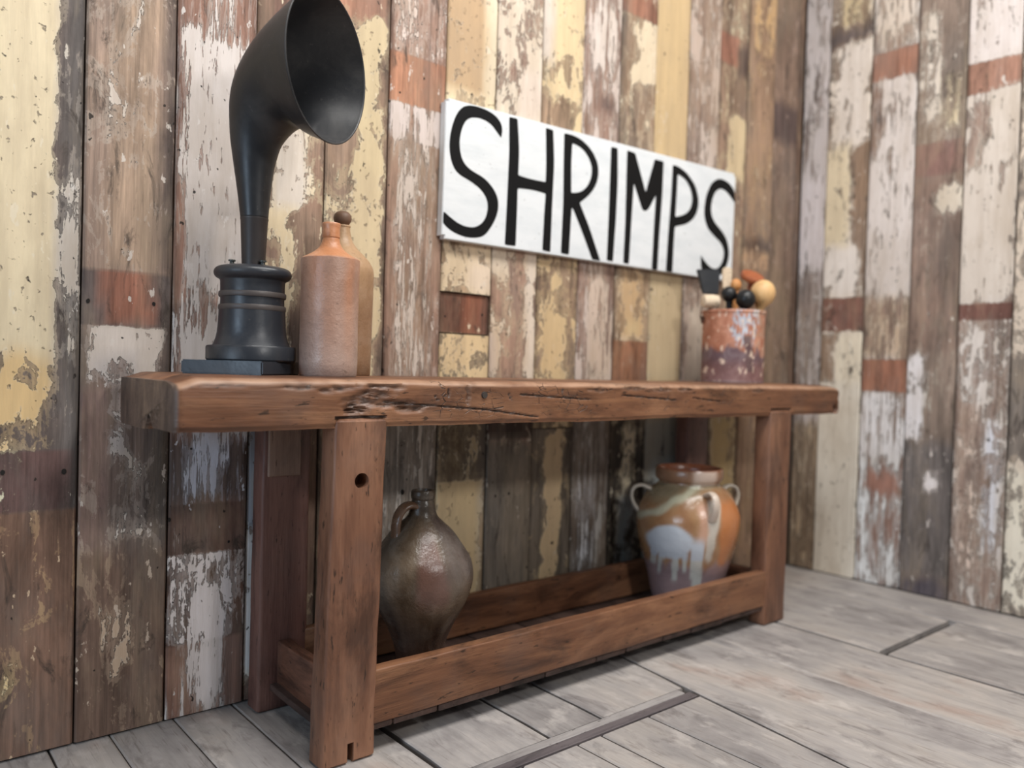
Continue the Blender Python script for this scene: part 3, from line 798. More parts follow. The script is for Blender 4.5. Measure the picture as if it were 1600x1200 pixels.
WALL_TOP = 2.75


def box(bm, x0, x1, y0, y1, z0, z1):
    vs = [bm.verts.new(p) for p in ((x0, y0, z0), (x1, y0, z0), (x1, y1, z0), (x0, y1, z0), (x0, y0, z1), (x1, y0, z1), (x1, y1, z1), (x0, y1, z1))]
    for f in ((0, 3, 2, 1), (4, 5, 6, 7), (0, 1, 5, 4), (1, 2, 6, 5), (2, 3, 7, 6), (3, 0, 4, 7)):
        bm.faces.new([vs[i] for i in f])
    return vs


def structure(name, bm, mat):
    o = obj(name, bm, mat)
    o['kind'] = 'structure'
    return o


bm = bmesh.new()
box(bm, -.9, 3.19, .018, .06, 0, WALL_TOP)
wall_back = structure('wall_back', bm, M_DARK)
bm = bmesh.new()
box(bm, 3.168, 3.21, -3.6, .018, 0, WALL_TOP)
wall_right = structure('wall_right', bm, M_DARK)

rnd = random.Random(3)


def generic_zones(r):
    cream = r.choice(((.82, .70, .44), (.72, .66, .58), (.75, .69, .6)))
    wd = r.choice(((.30, .21, .15), (.22, .16, .125), (.34, .22, .15)))
    zn = [(-.1, 3., 0, 1, r.uniform(.15, .6), cream, wd, r.uniform(.1, .8), .012)]
    z = r.uniform(.2, .6)
    while z < 2.6:
        h = r.uniform(.2, .5)
        zn.append((z, z + h, r.uniform(0, .3), r.uniform(.6, 1), r.uniform(.1, .9), None, None, None, .012))
        if r.random() < .5:
            zn.append((z + h, z + h + .09, 0, 1, .02, None, (.36, .17, .1), None, .004))
        z += h + r.uniform(.1, .4)
    return zn


# joints where a board really ends: (board index, z)
SPLITS_B = {6: [0.9395, 1.0591], 8: [0.6498]}
pi = 0
plan = [(-.816 + .1856 * k, -.816 + .1856 * (k + 1), generic_zones(rnd)) for k in range(5)]
for i, (a, b, zn) in enumerate(plan + list(BACK_PLANKS)):
    k = i - len(plan)
    zz = [.004] + SPLITS_B.get(k, []) + [WALL_TOP]
    for z0, z1 in zip(zz, zz[1:]):
        off = rnd.uniform(-.002, .003)
        if k == 6 and abs(z1 - z0) < .2:
            off = -.006
        if k == 16:
            off = 0
        o = obj('plank', plank_mesh(a, b, z0 + (.002 if z0 > .1 else 0), z1 - (.002 if z1 < 2 else 0), zn, 'x', 0, off, pi * 3.7), M_PLANK, wall_back)
        auto_smooth(o, 40)
        pi += 1
planR = list(RIGHT_PLANKS)
y = RIGHT_PLANKS[-1][1]
while y > -3.4:
    planR.append((y, y - .186, generic_zones(rnd)))
    y -= .186
for k, (a, b, zn) in enumerate(planR):
    zz = [.004, WALL_TOP]
    o = obj('plank', plank_mesh(a, b, zz[0], zz[1], zn, 'y', 3.15, rnd.uniform(-.003, .004), pi * 3.7 + 200), M_PLANK, wall_right)
    auto_smooth(o, 40)
    pi += 1

# old nail and bolt holes, dark, each in its own board
planks = [o for o in wall_back.children if o.name.startswith('plank')]
for hx, hz, hr in [(0.311, 0.961, 0.0065), (0.445, 0.964, 0.006), (0.16, 0.6, 0.007), (0.271, 0.595, 0.008), (1.153, 1.65, 0.004), (1.075, 1.592, 0.004), (1.389, 1.001, 0.005), (1.252, 0.988, 0.004), (0.488, 0.47, 0.006), (0.627, 0.403, 0.0045), (1.116, 0.485, 0.01), (1.507, 0.45, 0.006), (1.453, 0.446, 0.006), (0.695, 1.662, 0.006), (2.488, 1.799, 0.004), (1.302, 1.065, 0.004)]:
    best = None
    for o in planks:
        xs_ = [v.co.x for v in o.data.vertices]
        zs2 = [v.co.z for v in o.data.vertices]
        if min(xs_) < hx < max(xs_) and min(zs2) < hz < max(zs2):
            best = o
    if best is None:
        continue
    yf_ = min(v.co.y for v in best.data.vertices if abs(v.co.z - hz) < .06)
    bm = bmesh.new()
    bmesh.ops.create_cone(bm, cap_ends=True, segments=12, radius1=hr * .62, radius2=hr * .4, depth=.004, matrix=Matrix.Translation((hx, yf_ + .0014, hz)) @ Matrix.Rotation(math.radians(-90), 4, 'X'))
    for v in bm.verts:
        v.co.z = hz + (v.co.z - hz) * 1.25 + .0018 * nz(v.co.x * 400, hz * 50)
    h_ = obj('nail_hole', bm, M_DARK)
    h_.parent = best

# ------------------------------------------------------------------ the floor
bm = bmesh.new()
box(bm, -1.3, 3.4, -4.3, .20, -.06, -.020)
floor = structure('floor', bm, M_DARK)


def sx(y):     # the one skewed seam
    return 1.722 + .13 * y


def floorboard(xa, xb, y0, y1, gap=.002, dz=0.0):
    """xa, xb: number or function of y; y0 nearer the wall"""
    fa = xa if callable(xa) else (lambda y: xa)
    fb = xb if callable(xb) else (lambda y: xb)
    bm = bmesh.new()
    n = 7
    top, mid, low = [], [], []
    s = rnd.uniform(0, 90)
    for i in range(n + 1):
        yy = y0 + (y1 - y0) * i / n
        wa, wb = .0012 * nz(yy * 6, s), .0012 * nz(yy * 6, s + 9)
        a, b = fa(yy) + gap + wa, fb(yy) - gap + wb
        if b - a < .012:
            b = a + .012
        ze = dz - .0025
        lift = -.002 if i in (0, n) else 0
        ye = yy - .003 if i == 0 else yy + .003 if i == n else yy
        top.append([bm.verts.new((a, ye, ze + lift)), bm.verts.new((a + .004, ye, dz + lift)), bm.verts.new((b - .004, ye, dz + lift)), bm.verts.new((b, ye, ze + lift))])
        low.append([bm.verts.new((a, ye, -.02)), bm.verts.new((b, ye, -.02))])
    for i in range(n):
        for k in range(3):
            bm.faces.new((top[i][k], top[i + 1][k], top[i + 1][k + 1], top[i][k + 1]))
        bm.faces.new((low[i][0], low[i + 1][0], top[i + 1][0], top[i][0]))
        bm.faces.new((top[i][3], top[i + 1][3], low[i + 1][1], low[i][1]))
    bm.faces.new((low[0][0], top[0][0], top[0][1], top[0][2], top[0][3], low[0][1]))
    bm.faces.new((low[n][1], top[n][3], top[n][2], top[n][1], top[n][0], low[n][0]))
    bmesh.ops.recalc_face_normals(bm, faces=bm.faces)
    o = obj('floorboard', bm, M_FLOOR, floor)
    auto_smooth(o, 25)
    return o


YB = .016
xs_back = [-1.2, -.95, -.70, -.48, -.26, -.02, .252, .372, .509, .648, .868]
for a, b in zip(xs_back, xs_back[1:]):
    floorboard(a, b, YB, -4.2 if b < .6 else -2.4, .0022 if a not in (.372, .648) else .001)
BY = -.5935
for a, b in ((.870, 1.157), (1.157, 1.328), (1.328, sx)):
    floorboard(a + (.008 if a == .870 else 0), b, YB, BY, .0042)
for a, b in ((.870, 1.02), (1.02, 1.185), (1.185, 1.262), (1.262, 1.43), (1.43, sx)):
    floorboard(a, b, -.6515, -4.2, .0018)
floorboard(lambda y: sx(y) + .004, 2.02, YB, -4.2, .0018)
floorboard(2.02, 2.354, YB, -4.2, .0014)
for a, b, yj in ((2.370, 2.898, -.79), (2.902, 3.15, -1.5)):
    floorboard(a, b, YB, yj + .011, .0020)
    floorboard(a, b, yj - .011, -4.2, .0020)
bm = bmesh.new()
box(bm, .874, 1.612, -.6215, -.5965, -.02, .0015)
bmesh.ops.bevel(bm, geom=[e for e in bm.edges], offset=.0015, segments=1, affect='EDGES')
obj('floor_batten', bm, M_BATTEN, floor)
bm = bmesh.new()
box(bm, .874, 1.628, -.6495, -.6225, -.02, .001)
bmesh.ops.bevel(bm, geom=[e for e in bm.edges], offset=.0015, segments=1, affect='EDGES')
obj('floor_batten', bm, M_BATTEN_D, floor)

# ------------------------------------------------------------------ the console table
table = thing('console_table', 'long rustic brown timber console table with thick worn top against the plank wall', 'table', (1.54, -.245, 0))


def ring_rect(w, d, r, n=4):
    pts = []
    for cx, cy, a0 in ((w / 2 - r, d / 2 - r, 0), (-w / 2 + r, d / 2 - r, 90), (-w / 2 + r, -d / 2 + r, 180), (w / 2 - r, -d / 2 + r, 270)):
        for i in range(n):
            a = math.radians(a0 + 90 * i / (n - 1))
            pts.append((cx + r * math.cos(a), cy + r * math.sin(a)))
    return pts


def beam(axis, c0, c1, w, d, r=.006, wob=.0015, n=24, seed=0.0, endr=.004):
    """timber from c0 to c1 (points at its two ends); w, d: section (for z: x, y; for x: y, z; for y: x, z)"""
    bm = bmesh.new()
    c0, c1 = Vector(c0), Vector(c1)
    rings = []
    ts = [0] + [i / n for i in range(n + 1)] + [1]
    L = (c1 - c0).length
    for k, t in enumerate(ts):
        sh = 0.0
        tt = t
        if k == 0 or k == len(ts) - 1:
            sh = endr
        elif k == 1:
            tt = endr / L
        elif k == len(ts) - 2:
            tt = 1 - endr / L
        c = c0 + (c1 - c0) * tt
        ring = []
        for j, (p, q) in enumerate(ring_rect(w - 2 * sh, d - 2 * sh, max(r - sh * .5, .001))):
            p += wob * nz(tt * L * 9, p * 12 + seed, q * 12)
            q += wob * nz(tt * L * 9, p * 12 + seed + 33, q * 12)
            v = {'z': (p, q, 0), 'x': (0, p, q), 'y': (p, 0, q)}[axis]
            ring.append(bm.verts.new(c + Vector(v)))
        rings.append(ring)
    m_ = len(rings[0])
    for a, b in zip(rings, rings[1:]):
        for j in range(m_):
            bm.faces.new((a[j], a[(j + 1) % m_], b[(j + 1) % m_], b[j]))
    bm.faces.new(rings[0][::-1])
    bm.faces.new(rings[-1])
    bmesh.ops.recalc_face_normals(bm, faces=bm.faces)
    return bm


def cut(o, cutter_bm):
    me = bpy.data.meshes.new('cutter')
    cutter_bm.to_mesh(me)
    cutter_bm.free()
    c = bpy.data.objects.new('cutter', me)
    COL.objects.link(c)
    c.location = o.location + (o.parent.location if o.parent else Vector())
    md = o.modifiers.new('b', 'BOOLEAN')
    md.object = c
    md.operation = 'DIFFERENCE'
    md.solver = 'EXACT'
    bpy.context.view_layer.update()
    dg = bpy.context.evaluated_depsgraph_get()
    new = bpy.data.meshes.new_from_object(o.evaluated_get(dg))
    o.modifiers.clear()
    o.data = new
    bpy.data.objects.remove(c)
    bpy.data.meshes.remove(me)


# top ---------------------------------------------------------------
DMG = [  # worn-out places on the front face: x, z, radius x, radius z, depth
    (.795, .796, .060, .010, .010), (.775, .778, .045, .014, .010), (.745, .764, .05, .012, .011), (.728, .747, .03, .014, .011),
    (.80, .757, .07, .010, .010), (.862, .748, .045, .011, .014), (.69, .79, .03, .008, .006), (.66, .785, .02, .006, .004),
    (1.017, .795, .010, .014, .006), (1.019, .772, .006, .028, .006), (1.60, .795, .05, .008, .005), (1.72, .792, .06, .008, .005), (1.83, .793, .05, .007, .005),
    (2.714, .731, .019, .016, .034), (2.74, .765, .010, .012, .010), (.60, .792, .05, .006, .004), (.455, .795, .05, .006, .003), (2.2, .79, .05, .006, .004), (1.45, .79, .04, .006, .004)]
CRACKS = [[(.80, .762), (.86, .757), (.962, .750), (1.073, .742), (1.237, .722)], [(1.18, .778), (1.30, .771), (1.42, .765)], [(1.55, .776), (1.78, .762)],
          [(1.86, .768), (2.0, .757)], [(.925, .776), (.933, .765)], [(1.14, .783), (1.15, .765)], [(.963, .79), (.966, .768)], [(1.32, .79), (1.325, .77)]]


def crack_depth(x, z):
    best = 0.0
    for ln in CRACKS:
        if x < min(ln[0][0], ln[-1][0]) - .003 or x > max(ln[0][0], ln[-1][0]) + .003:
            continue
        for (x0, z0), (x1, z1) in zip(ln, ln[1:]):
            dx, dz_ = x1 - x0, z1 - z0
            t = clamp(((x - x0) * dx + (z - z0) * dz_) / (dx * dx + dz_ * dz_))
            dd = math.hypot(x - x0 - t * dx, z - z0 - t * dz_ - .0012 * nz(x * 60))
            best = max(best, 1 - dd / .0028)
    return max(best, 0.0)


def slab():
    bm = bmesh.new()
    ld = bm.verts.layers.float_color.new('damage')
    lk = bm.verts.layers.float_color.new('checks')
    lg = bm.verts.layers.float_color.new('endgrain')
    lw = bm.verts.layers.float_color.new('worn')
    x0, x1, yf, yb, zb, zt = .364, 2.745, -.428, -.054, .7085, .8125
    nx = 520
    NF = 30
    rings = []
    for i in range(nx + 1):
        x = x0 + (x1 - x0) * i / nx
        el, er = x - x0, x1 - x
        e = min(el, er)
        endr = .010 * (1 - clamp(e / .014)) ** 2
        ztop = zt - .012 * (1 - sstep(0, .05, el)) - .006 * (1 - sstep(0, .06, er)) - .0015 * nz(x * 2.0)
        zbot = zb + .004 * nz(x * 3.1, 4) + .0015 * nz(x * 14, 6)
        ring = []

        def add(y, z, dm=0.0, wn=0.0):
            v = bm.verts.new((x, y, z))
            v[ld] = (dm, dm, dm, 1)
            ck = sstep(.60, .95, x) * (.35 + .65 * sstep(2.35, 1.9, x)) * sstep(.715, .745, z) * (1 if y < yf + .03 else .2)
            v[lk] = (ck, ck, ck, 1)
            v[lw] = (wn, wn, wn, 1)
            eg = 1.0 if (i < 2 or i > nx - 2) else 0.0
            v[lg] = (eg, eg, eg, 1)
            ring.append(v)
        # front face, bottom to the worn upper arris
        zfront = ztop - .018 - .003 * nz(x * 11, 1)
        for k in range(NF + 1):
            z = zbot + .006 + (zfront - zbot - .006) * k / NF
            dep, dm = 0.0, 0.0
            for (cx, cz, rx, rz, dpt) in DMG:
                q = math.hypot((x - cx) / rx, (z - cz) / rz)
                if q < 1.25:
                    wgt = sstep(1.25, .35, q + .45 * nz(x * 45, z * 90, cx))
                    rag = .55 + .9 * abs(nz(x * 30, z * 170, 5))
                    dep = max(dep, dpt * wgt * rag)
                    dm = max(dm, wgt * (.55 + .5 * nz(x * 70, z * 150, 2)))
            c = crack_depth(x, z)
            dep += .005 * c
            dm = max(dm, .95 * (c > .25))
            for lx0, lx1 in ((.684, .8035), (2.2870, 2.4090)):
                if lx0 < x < lx1 and z < .7315:
                    if z > .7262:
                        dep, dm = max(dep, .010), .9
                    else:
                        dep = max(dep, .004)
            y = yf + dep + endr + .0012 * nz(x * 6, z * 22) + .0010 * (1 - math.cos(math.pi * (k / NF - .5)))
            if k == 0:
                y += .003
            add(y, z, clamp(dm))
        wn = clamp(.75 + .9 * nz(x * 9, 3) + .5 * nz(x * 40, 9))
        add(yf + .004 + endr, zfront + .006, 0, wn)
        add(yf + .012 + endr, zfront + .012, 0, wn * .7)
        add(yf + .030 + endr, ztop - .003)
        add(yf + .058, ztop)
        for k in range(1, 7):
            add(yf + .058 + (yb - .012 - yf - .058) * k / 6, ztop + .0008 * nz(x * 5, k * .7))
        add(yb - .003 - endr, ztop - .004)
        add(yb - endr, ztop - .012)
        add(yb - endr, (ztop + zbot) / 2)
        add(yb - endr - .003, zbot + .006 - .004)
        ys = [-.075, -.10, -.15, -.20, -.245, -.258, -.266, -.272, -.278, -.286, -.30, -.34, -.38, -.41]
        for yy in ys:
            zz = zbot - (.006 if yy < -.29 else 0) * (1 - sstep(.02, .3, el)) * 0
            if yy > -.25:
                zz -= .006 * (1 - sstep(.03, .3, el))
            if -.279 < yy < -.26:
                zz += .024 * (1 - sstep(.01, .045, el))
            elif -.287 < yy < -.25:
                zz += .010 * (1 - sstep(.01, .045, el))
            add(yy, zz, .95 if (-.287 < yy < -.25 and el < .03) else 0)
        add(yf + .004 + endr, zbot)
        rings.append(ring)
    m_ = len(rings[0])
    for a, b in zip(rings, rings[1:]):
        for j in range(m_):
            bm.faces.new((a[j], b[j], b[(j + 1) % m_], a[(j + 1) % m_]))
    bm.faces.new(rings[0])
    bm.faces.new(rings[-1][::-1])
    bmesh.ops.recalc_face_normals(bm, faces=bm.faces)
    return bm


o = obj('tabletop', slab(), M_TX, table)
auto_smooth(o, 50)
# a plugged bolt hole in the front edge
bm = bmesh.new()
bmesh.ops.create_cone(bm, cap_ends=True, segments=20, radius1=.0085, radius2=.0075, depth=.006, matrix=Matrix.Translation((1.066, -.4285, .777)) @ Matrix.Rotation(math.radians(90), 4, 'X'))
top_hole = obj('bolt_plug', bm, plain('grey_plug', srgb(60, 54, 50), .5), table)

# legs ---------------------------------------------------------------
def leg(c0, c1, w, d, seed, cuts=(), r=.008, mat=None):
    o = obj('leg', beam('z', c0, c1, w, d, r, .0022, 28, seed, .006), mat or M_TZ, table)
    for cb in cuts:
        cut(o, cb)
    auto_smooth(o, 45)
    return o


def cyl_cut(x, y, z, r, depth):
    bm = bmesh.new()
    bmesh.ops.create_cone(bm, cap_ends=True, segments=28, radius1=r, radius2=r, depth=depth, matrix=Matrix.Translation((x, y, z)) @ Matrix.Rotation(math.radians(90), 4, 'X'))
    return bm


def box_cut(*a):
    bm = bmesh.new()
    box(bm, *a)
    return bm


leg((.7300, -.3975, .0), (.7435, -.3975, .727), .125, .063, 1.0, (cyl_cut(.745, -.43, .5965, .0165, .09), box_cut(.7265, .7415, -.46, -.35, -.02, .044)), .010)
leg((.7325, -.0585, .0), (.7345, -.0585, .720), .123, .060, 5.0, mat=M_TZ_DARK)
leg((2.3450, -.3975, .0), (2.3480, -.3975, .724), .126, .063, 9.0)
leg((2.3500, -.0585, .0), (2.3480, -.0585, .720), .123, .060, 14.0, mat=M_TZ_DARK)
# a lighter patch let into the rear left leg
bm = bmesh.new()
box(bm, .684, .766, -.0945, -.075, .567, .712)
bmesh.ops.bevel(bm, geom=[e for e in bm.edges], offset=.002, segments=1, affect='EDGES')
pt = obj('patch_block', bm, mat_wood('patch_wood', 'z', srgb(92, 72, 62), srgb(124, 99, 85), srgb(150, 124, 108), .6), table)
pt['label'] = 'paler wooden block let into the top of the rear left leg'

# stretchers and shelf -----------------------------------------------
st = beam('x', (.785, -.4105, .1255), (2.30, -.4105, .1255), .033, .117, .004, .0018, 70, 21.0)
o = obj('stretcher', st, M_TX, table); auto_smooth(o, 45)
o = obj('stretcher', beam('x', (.785, -.075, .1275), (2.30, -.075, .1275), .028, .113, .004, .0018, 50, 25.0), M_TX, table); auto_smooth(o, 45)
for cx in (.735, 2.345):
    o = obj('end_rail', beam('y', (cx, -.085, .112), (cx, -.372, .112), .032, .112, .004, .0015, 12, cx), M_TY, table); auto_smooth(o, 45)
xb = [.70, .845, .965, 1.149, 1.300, 1.489, 1.610, 1.770, 1.905, 2.06, 2.19, 2.38]
for k, (a, b) in enumerate(zip(xb, xb[1:])):
    bm = beam('y', ((a + b) / 2, -.058, .0575), ((a + b) / 2, -.4175 + .005 * nz(k * 2.3), .0575 - .0012 * (k % 3)), b - a - .004, .0165, .003, .0012, 8, k * 3.0, .003)
    o = obj('shelf_board', bm, M_BOARD, table); auto_smooth(o, 45)

# ------------------------------------------------------------------ lathe / sweep helpers
def lathe(cx, cy, prof, n=64, color=None, layer='glaze', wob=0.0, close=True):
    """prof: list of (r, z) from bottom to top (may fold back down inside)"""
    bm = bmesh.new()
    lc = bm.verts.layers.float_color.new(layer) if color else None
    rings = []
    for i, (r, z) in enumerate(prof):
        if r < 1e-5:
            v = bm.verts.new((cx, cy, z))
            if color:
                v[lc] = (*color(0, z, i, 0), 1)
            rings.append([v])
            continue
        ring = []
        for j in range(n):
            a = 2 * math.pi * j / n
            rr = r * (1 + wob * nz(math.cos(a) * 1.5, math.sin(a) * 1.5, z * 9))
            v = bm.verts.new((cx + rr * math.cos(a), cy + rr * math.sin(a), z))
            if color:
                v[lc] = (*color(a, z, i, rr), 1)
            ring.append(v)
        rings.append(ring)
    for a, b in zip(rings, rings[1:]):
        if len(a) == 1 and len(b) == 1:
            continue
        for j in range(n):
            k = (j + 1) % n
            if len(a) == 1:
                bm.faces.new((a[0], b[k], b[j]))
            elif len(b) == 1:
                bm.faces.new((a[j], a[k], b[0]))
            else:
                bm.faces.new((a[j], a[k], b[k], b[j]))
    bmesh.ops.recalc_face_normals(bm, faces=bm.faces)
    return bm


def smooth_prof(pts, sub=5):
    """Catmull-Rom through (r, z)"""
    out = []
    for i in range(len(pts) - 1):
        p0, p1, p2, p3 = pts[max(i - 1, 0)], pts[i], pts[i + 1], pts[min(i + 2, len(pts) - 1)]
        for k in range(sub):
            t = k / sub
            out.append(tuple(.5 * ((2 * p1[c]) + (-p0[c] + p2[c]) * t + (2 * p0[c] - 5 * p1[c] + 4 * p2[c] - p3[c]) * t * t + (-p0[c] + 3 * p1[c] - 3 * p2[c] + p3[c]) * t ** 3) for c in range(2)))
    out.append(pts[-1])
    return [(max(r, 0.0), z) for r, z in out]


def tube(path, radii, n=12, flat=1.0, color=None, layer='glaze', side=None):
    """swept strap; radii number or list; flat squashes the section along the path normal"""
    bm = bmesh.new()
    lc = bm.verts.layers.float_color.new(layer) if color else None
    path = [Vector(p) for p in path]
    if not isinstance(radii, (list, tuple)):
        radii = [radii] * len(path)
    rings = []
    ref = Vector(side) if side else None
    for i, p in enumerate(path):
        tan = (path[min(i + 1, len(path) - 1)] - path[max(i - 1, 0)]).normalized()
        if ref is None:
            ref = tan.orthogonal()
        b = (ref - tan * ref.dot(tan)).normalized()
        nrm = tan.cross(b).normalized()
        ring = []
        for j in range(n):
            a = 2 * math.pi * j / n
            v = bm.verts.new(p + b * math.cos(a) * radii[i] + nrm * math.sin(a) * radii[i] * flat)
            if color:
                v[lc] = (*color(v.co), 1)
            ring.append(v)
        rings.append(ring)
        if not side:
            ref = b
    for a, b in zip(rings, rings[1:]):
        for j in range(n):
            k = (j + 1) % n
            bm.faces.new((a[j], a[k], b[k], b[j]))
    bm.faces.new(rings[0][::-1])
    bm.faces.new(rings[-1])
    bmesh.ops.recalc_face_normals(bm, faces=bm.faces)
    return bm


def curve_pts(pts, sub=6):
    pts = [Vector(p) for p in pts]
    out = []
    for i in range(len(pts) - 1):
        p0, p1, p2, p3 = pts[max(i - 1, 0)], pts[i], pts[i + 1], pts[min(i + 2, len(pts) - 1)]
        for k in range(sub):
            t = k / sub
            out.append(.5 * ((2 * p1) + (p2 - p0) * t + (2 * p0 - 5 * p1 + 4 * p2 - p3) * t * t + (3 * p1 - p0 - 3 * p2 + p3) * t ** 3))
    out.append(pts[-1])
    return out


ZT = .8128
# ------------------------------------------------------------------ the horn loudspeaker
AX, AY = .585, -.222
horn = thing('horn_loudspeaker', 'black swan-neck horn loudspeaker on a turned pedestal and square plinth', 'loudspeaker', (AX, AY, ZT))
e1 = Vector((-.649, .760, 0)); e2 = Vector((.760, .649, 0))
pc = Vector((.563, -.232, 0))
bm = bmesh.new()
vs = []
for z in (ZT, ZT + .0285):
    for a, b in ((-1, -1), (1, -1), (1, 1), (-1, 1)):
        vs.append(bm.verts.new(pc + e1 * a * .0895 + e2 * b * .0895 + Vector((0, 0, z))))
for f in ((0, 3, 2, 1), (4, 5, 6, 7), (0, 1, 5, 4), (1, 2, 6, 5), (2, 3, 7, 6), (3, 0, 4, 7)):
    bm.faces.new([vs[i] for i in f])
bmesh.ops.recalc_face_normals(bm, faces=bm.faces)
bmesh.ops.bevel(bm, geom=[e for e in bm.edges], offset=.003, segments=2, affect='EDGES')
o = obj('plinth', bm, M_PED, horn); auto_smooth(o, 40)
z0 = ZT + .0285
prof = [(0, z0), (.0905, z0), (.0932, z0 + .003), (.0932, z0 + .028), (.091, z0 + .0318), (.080, z0 + .0325), (.0785, z0 + .036), (.0740, z0 + .048), (.0715, z0 + .060), (.0700, z0 + .076), (.0690, z0 + .098), (.0685, z0 + .112)]
prof += [(.0665, z0 + .114), (.066, z0 + .128), (.0665, z0 + .142), (.0668, z0 + .168), (.0675, z0 + .172)]
for k in range(13):
    a = math.radians(-75 + 165 * k / 12)
    prof.append((.0660 + .0145 * math.cos(a), z0 + .1875 + .0135 * math.sin(a)))
prof += [(.062, z0 + .2025), (.050, z0 + .2035), (0, z0 + .2045)]
o = obj('pedestal', lathe(AX, AY, prof, 72), M_PED, horn); auto_smooth(o, 32)
for zc in (z0 + .1135, z0 + .1415):
    pr = [(.064, zc - .006), (.0690, zc - .0055), (.0700, zc - .003), (.0700, zc + .003), (.0690, zc + .0055), (.064, zc + .006)]
    o = obj('ring', lathe(AX, AY, pr, 72), M_RING, horn); auto_smooth(o, 40)
    o['label'] = 'worn brownish ring around the pedestal'
HX, HY = AX, AY
zb = z0 + .204
ZH = 1.1467
o = obj('collar', lathe(HX, HY, [(0, zb - .001), (.0235, zb - .001), (.024, zb + .001), (.0286, ZH - .003), (.0294, ZH - .001), (.0294, ZH + .002), (.0280, ZH + .003), (0, ZH + .003)], 48), M_COLLAR, horn); auto_smooth(o, 40)
# swan neck: centre line in a vertical plane, radius growing to the bell
HD = Vector((math.cos(-1.0172), math.sin(-1.0172), 0))
ELEV = -0.0180
SPINE = [(0.0, 1.1467, 0.0285), (-0.0023, 1.2099, 0.0352), (-0.0031, 1.273, 0.0445), (0.003, 1.3311, 0.0584), (0.026, 1.3863, 0.0807), (0.0664, 1.4254, 0.1023), (0.1175, 1.4496, 0.1276), (0.1715, 1.4576, 0.1535)]   # distance along HD, height, radius
spine = curve_pts(SPINE, 8)


def horn_mesh():
    bm = bmesh.new()
    n = 72
    side = HD.cross(Vector((0, 0, 1)))
    C3 = [Vector((HX, HY, a.y)) + HD * a.x for a in spine]
    rad = [a.z for a in spine]
    tans = []
    for i in range(len(C3)):
        tans.append((C3[min(i + 1, len(C3) - 1)] - C3[max(i - 1, 0)]).normalized())
    last = HD * math.cos(ELEV) + Vector((0, 0, math.sin(ELEV)))
    rings = []

    def ring(c, t, r):
        up = side.cross(t).normalized()
        return [bm.verts.new(c + (up * math.sin(2 * math.pi * j / n) + side * math.cos(2 * math.pi * j / n)) * r) for j in range(n)]
    N = len(C3)
    for i in range(N):
        t = tans[i] if i < N - 1 else last
        w = sstep(.6, 1, i / (N - 1))
        t = (tans[i] * (1 - w) + last * w).normalized()
        tans[i] = t
        rings.append(ring(C3[i], t, rad[i]))
    # rolled lip
    c, t, r = C3[-1], tans[-1], rad[-1]
    for (dr, dt) in ((.0018, .0008), (.0022, .0026), (.0006, .0036), (-.0016, .0028), (-.0024, .0006)):
        rings.append(ring(c + t * dt, t, r + dr))
    for i in range(N - 2, 2, -1):
        rings.append(ring(C3[i] - tans[i] * .0, tans[i], max(rad[i] - .0025, .004)))
    for a, b in zip(rings, rings[1:]):
        for j in range(n):
            k = (j + 1) % n
            bm.faces.new((a[j], a[k], b[k], b[j]))
    bm.faces.new(rings[0][::-1])
    bm.faces.new(rings[-1])
    return bm


o = obj('horn', horn_mesh(), M_HORN, horn, True)
for px in (-.040, .026):
    c = Vector((AX, AY, 0)) + CAM_R * px * 1.0 - CAM_F * .018
    zz = z0 + .2025
    o = obj('terminal', lathe(c.x, c.y, [(0, zz), (.008, zz), (.008, zz + .003), (.005, zz + .004), (.0045, zz + .009), (.0075, zz + .0095), (.0075, zz + .0125), (0, zz + .0135)], 20), M_BRASS, horn)
    auto_smooth(o, 40)

# ------------------------------------------------------------------ the stoneware bottles
def bottle_front_col(a, z, i, r):
    t = sstep(1.064, 1.072, z + .003 * nz(a * 3))
    low = mix3(srgb(160, 128, 112)[:3], srgb(172, 122, 94)[:3], clamp(.5 + .9 * nz(math.cos(a) * 2, math.sin(a) * 2, z * 7)))
    low = mix3(low, srgb(170, 152, 144)[:3], clamp(.75 - (z - .81) * 4.0) * .85)
    return mix3(low, srgb(188, 126, 86)[:3], t)


def bottle_rear_col(a, z, i, r):
    t = sstep(.95, 1.12, z + .02 * nz(a * 2))
    return mix3(srgb(140, 106, 78)[:3], srgb(180, 144, 108)[:3], t)


BX, BY_ = .7205, -.313
b1 = thing('stoneware_bottle', 'large brown stoneware bottle with open narrow neck and orange shoulder, in front', 'bottle', (BX, BY_, ZT))
pr = [(0, ZT + .0), (.0585, ZT), (.0615, ZT + .004), (.0625, ZT + .03), (.0618, ZT + .12), (.0622, ZT + .20), (.0632, ZT + .249), (.0628, ZT + .2535), (.0600, ZT + .2560)]
pr += smooth_prof([(.0600, 1.0688), (.0520, 1.0728), (.0385, 1.0808), (.0270, 1.0905), (.0205, 1.1020), (.0182, 1.1125)], 4)[1:]
pr += [(.0178, 1.1130), (.0193, 1.1150), (.0190, 1.1300), (.0186, 1.1330), (.0200, 1.1405), (.0203, 1.1440), (.0190, 1.1462), (.0155, 1.1462), (.0145, 1.142), (.0140, 1.105), (0, 1.104)]
o = obj('body', lathe(BX, BY_, pr, 72, bottle_front_col, wob=.010), M_BOTTLE, b1); auto_smooth(o, 38)
RX, RY = .840, -.136
b2 = thing('stoneware_bottle', 'tan stoneware bottle with brown ball stopper, standing behind the open bottle', 'bottle', (RX, RY, ZT))
pr = [(0, ZT), (.072, ZT), (.0755, ZT + .004), (.0765, ZT + .05), (.0775, ZT + .15), (.0785, ZT + .225)]
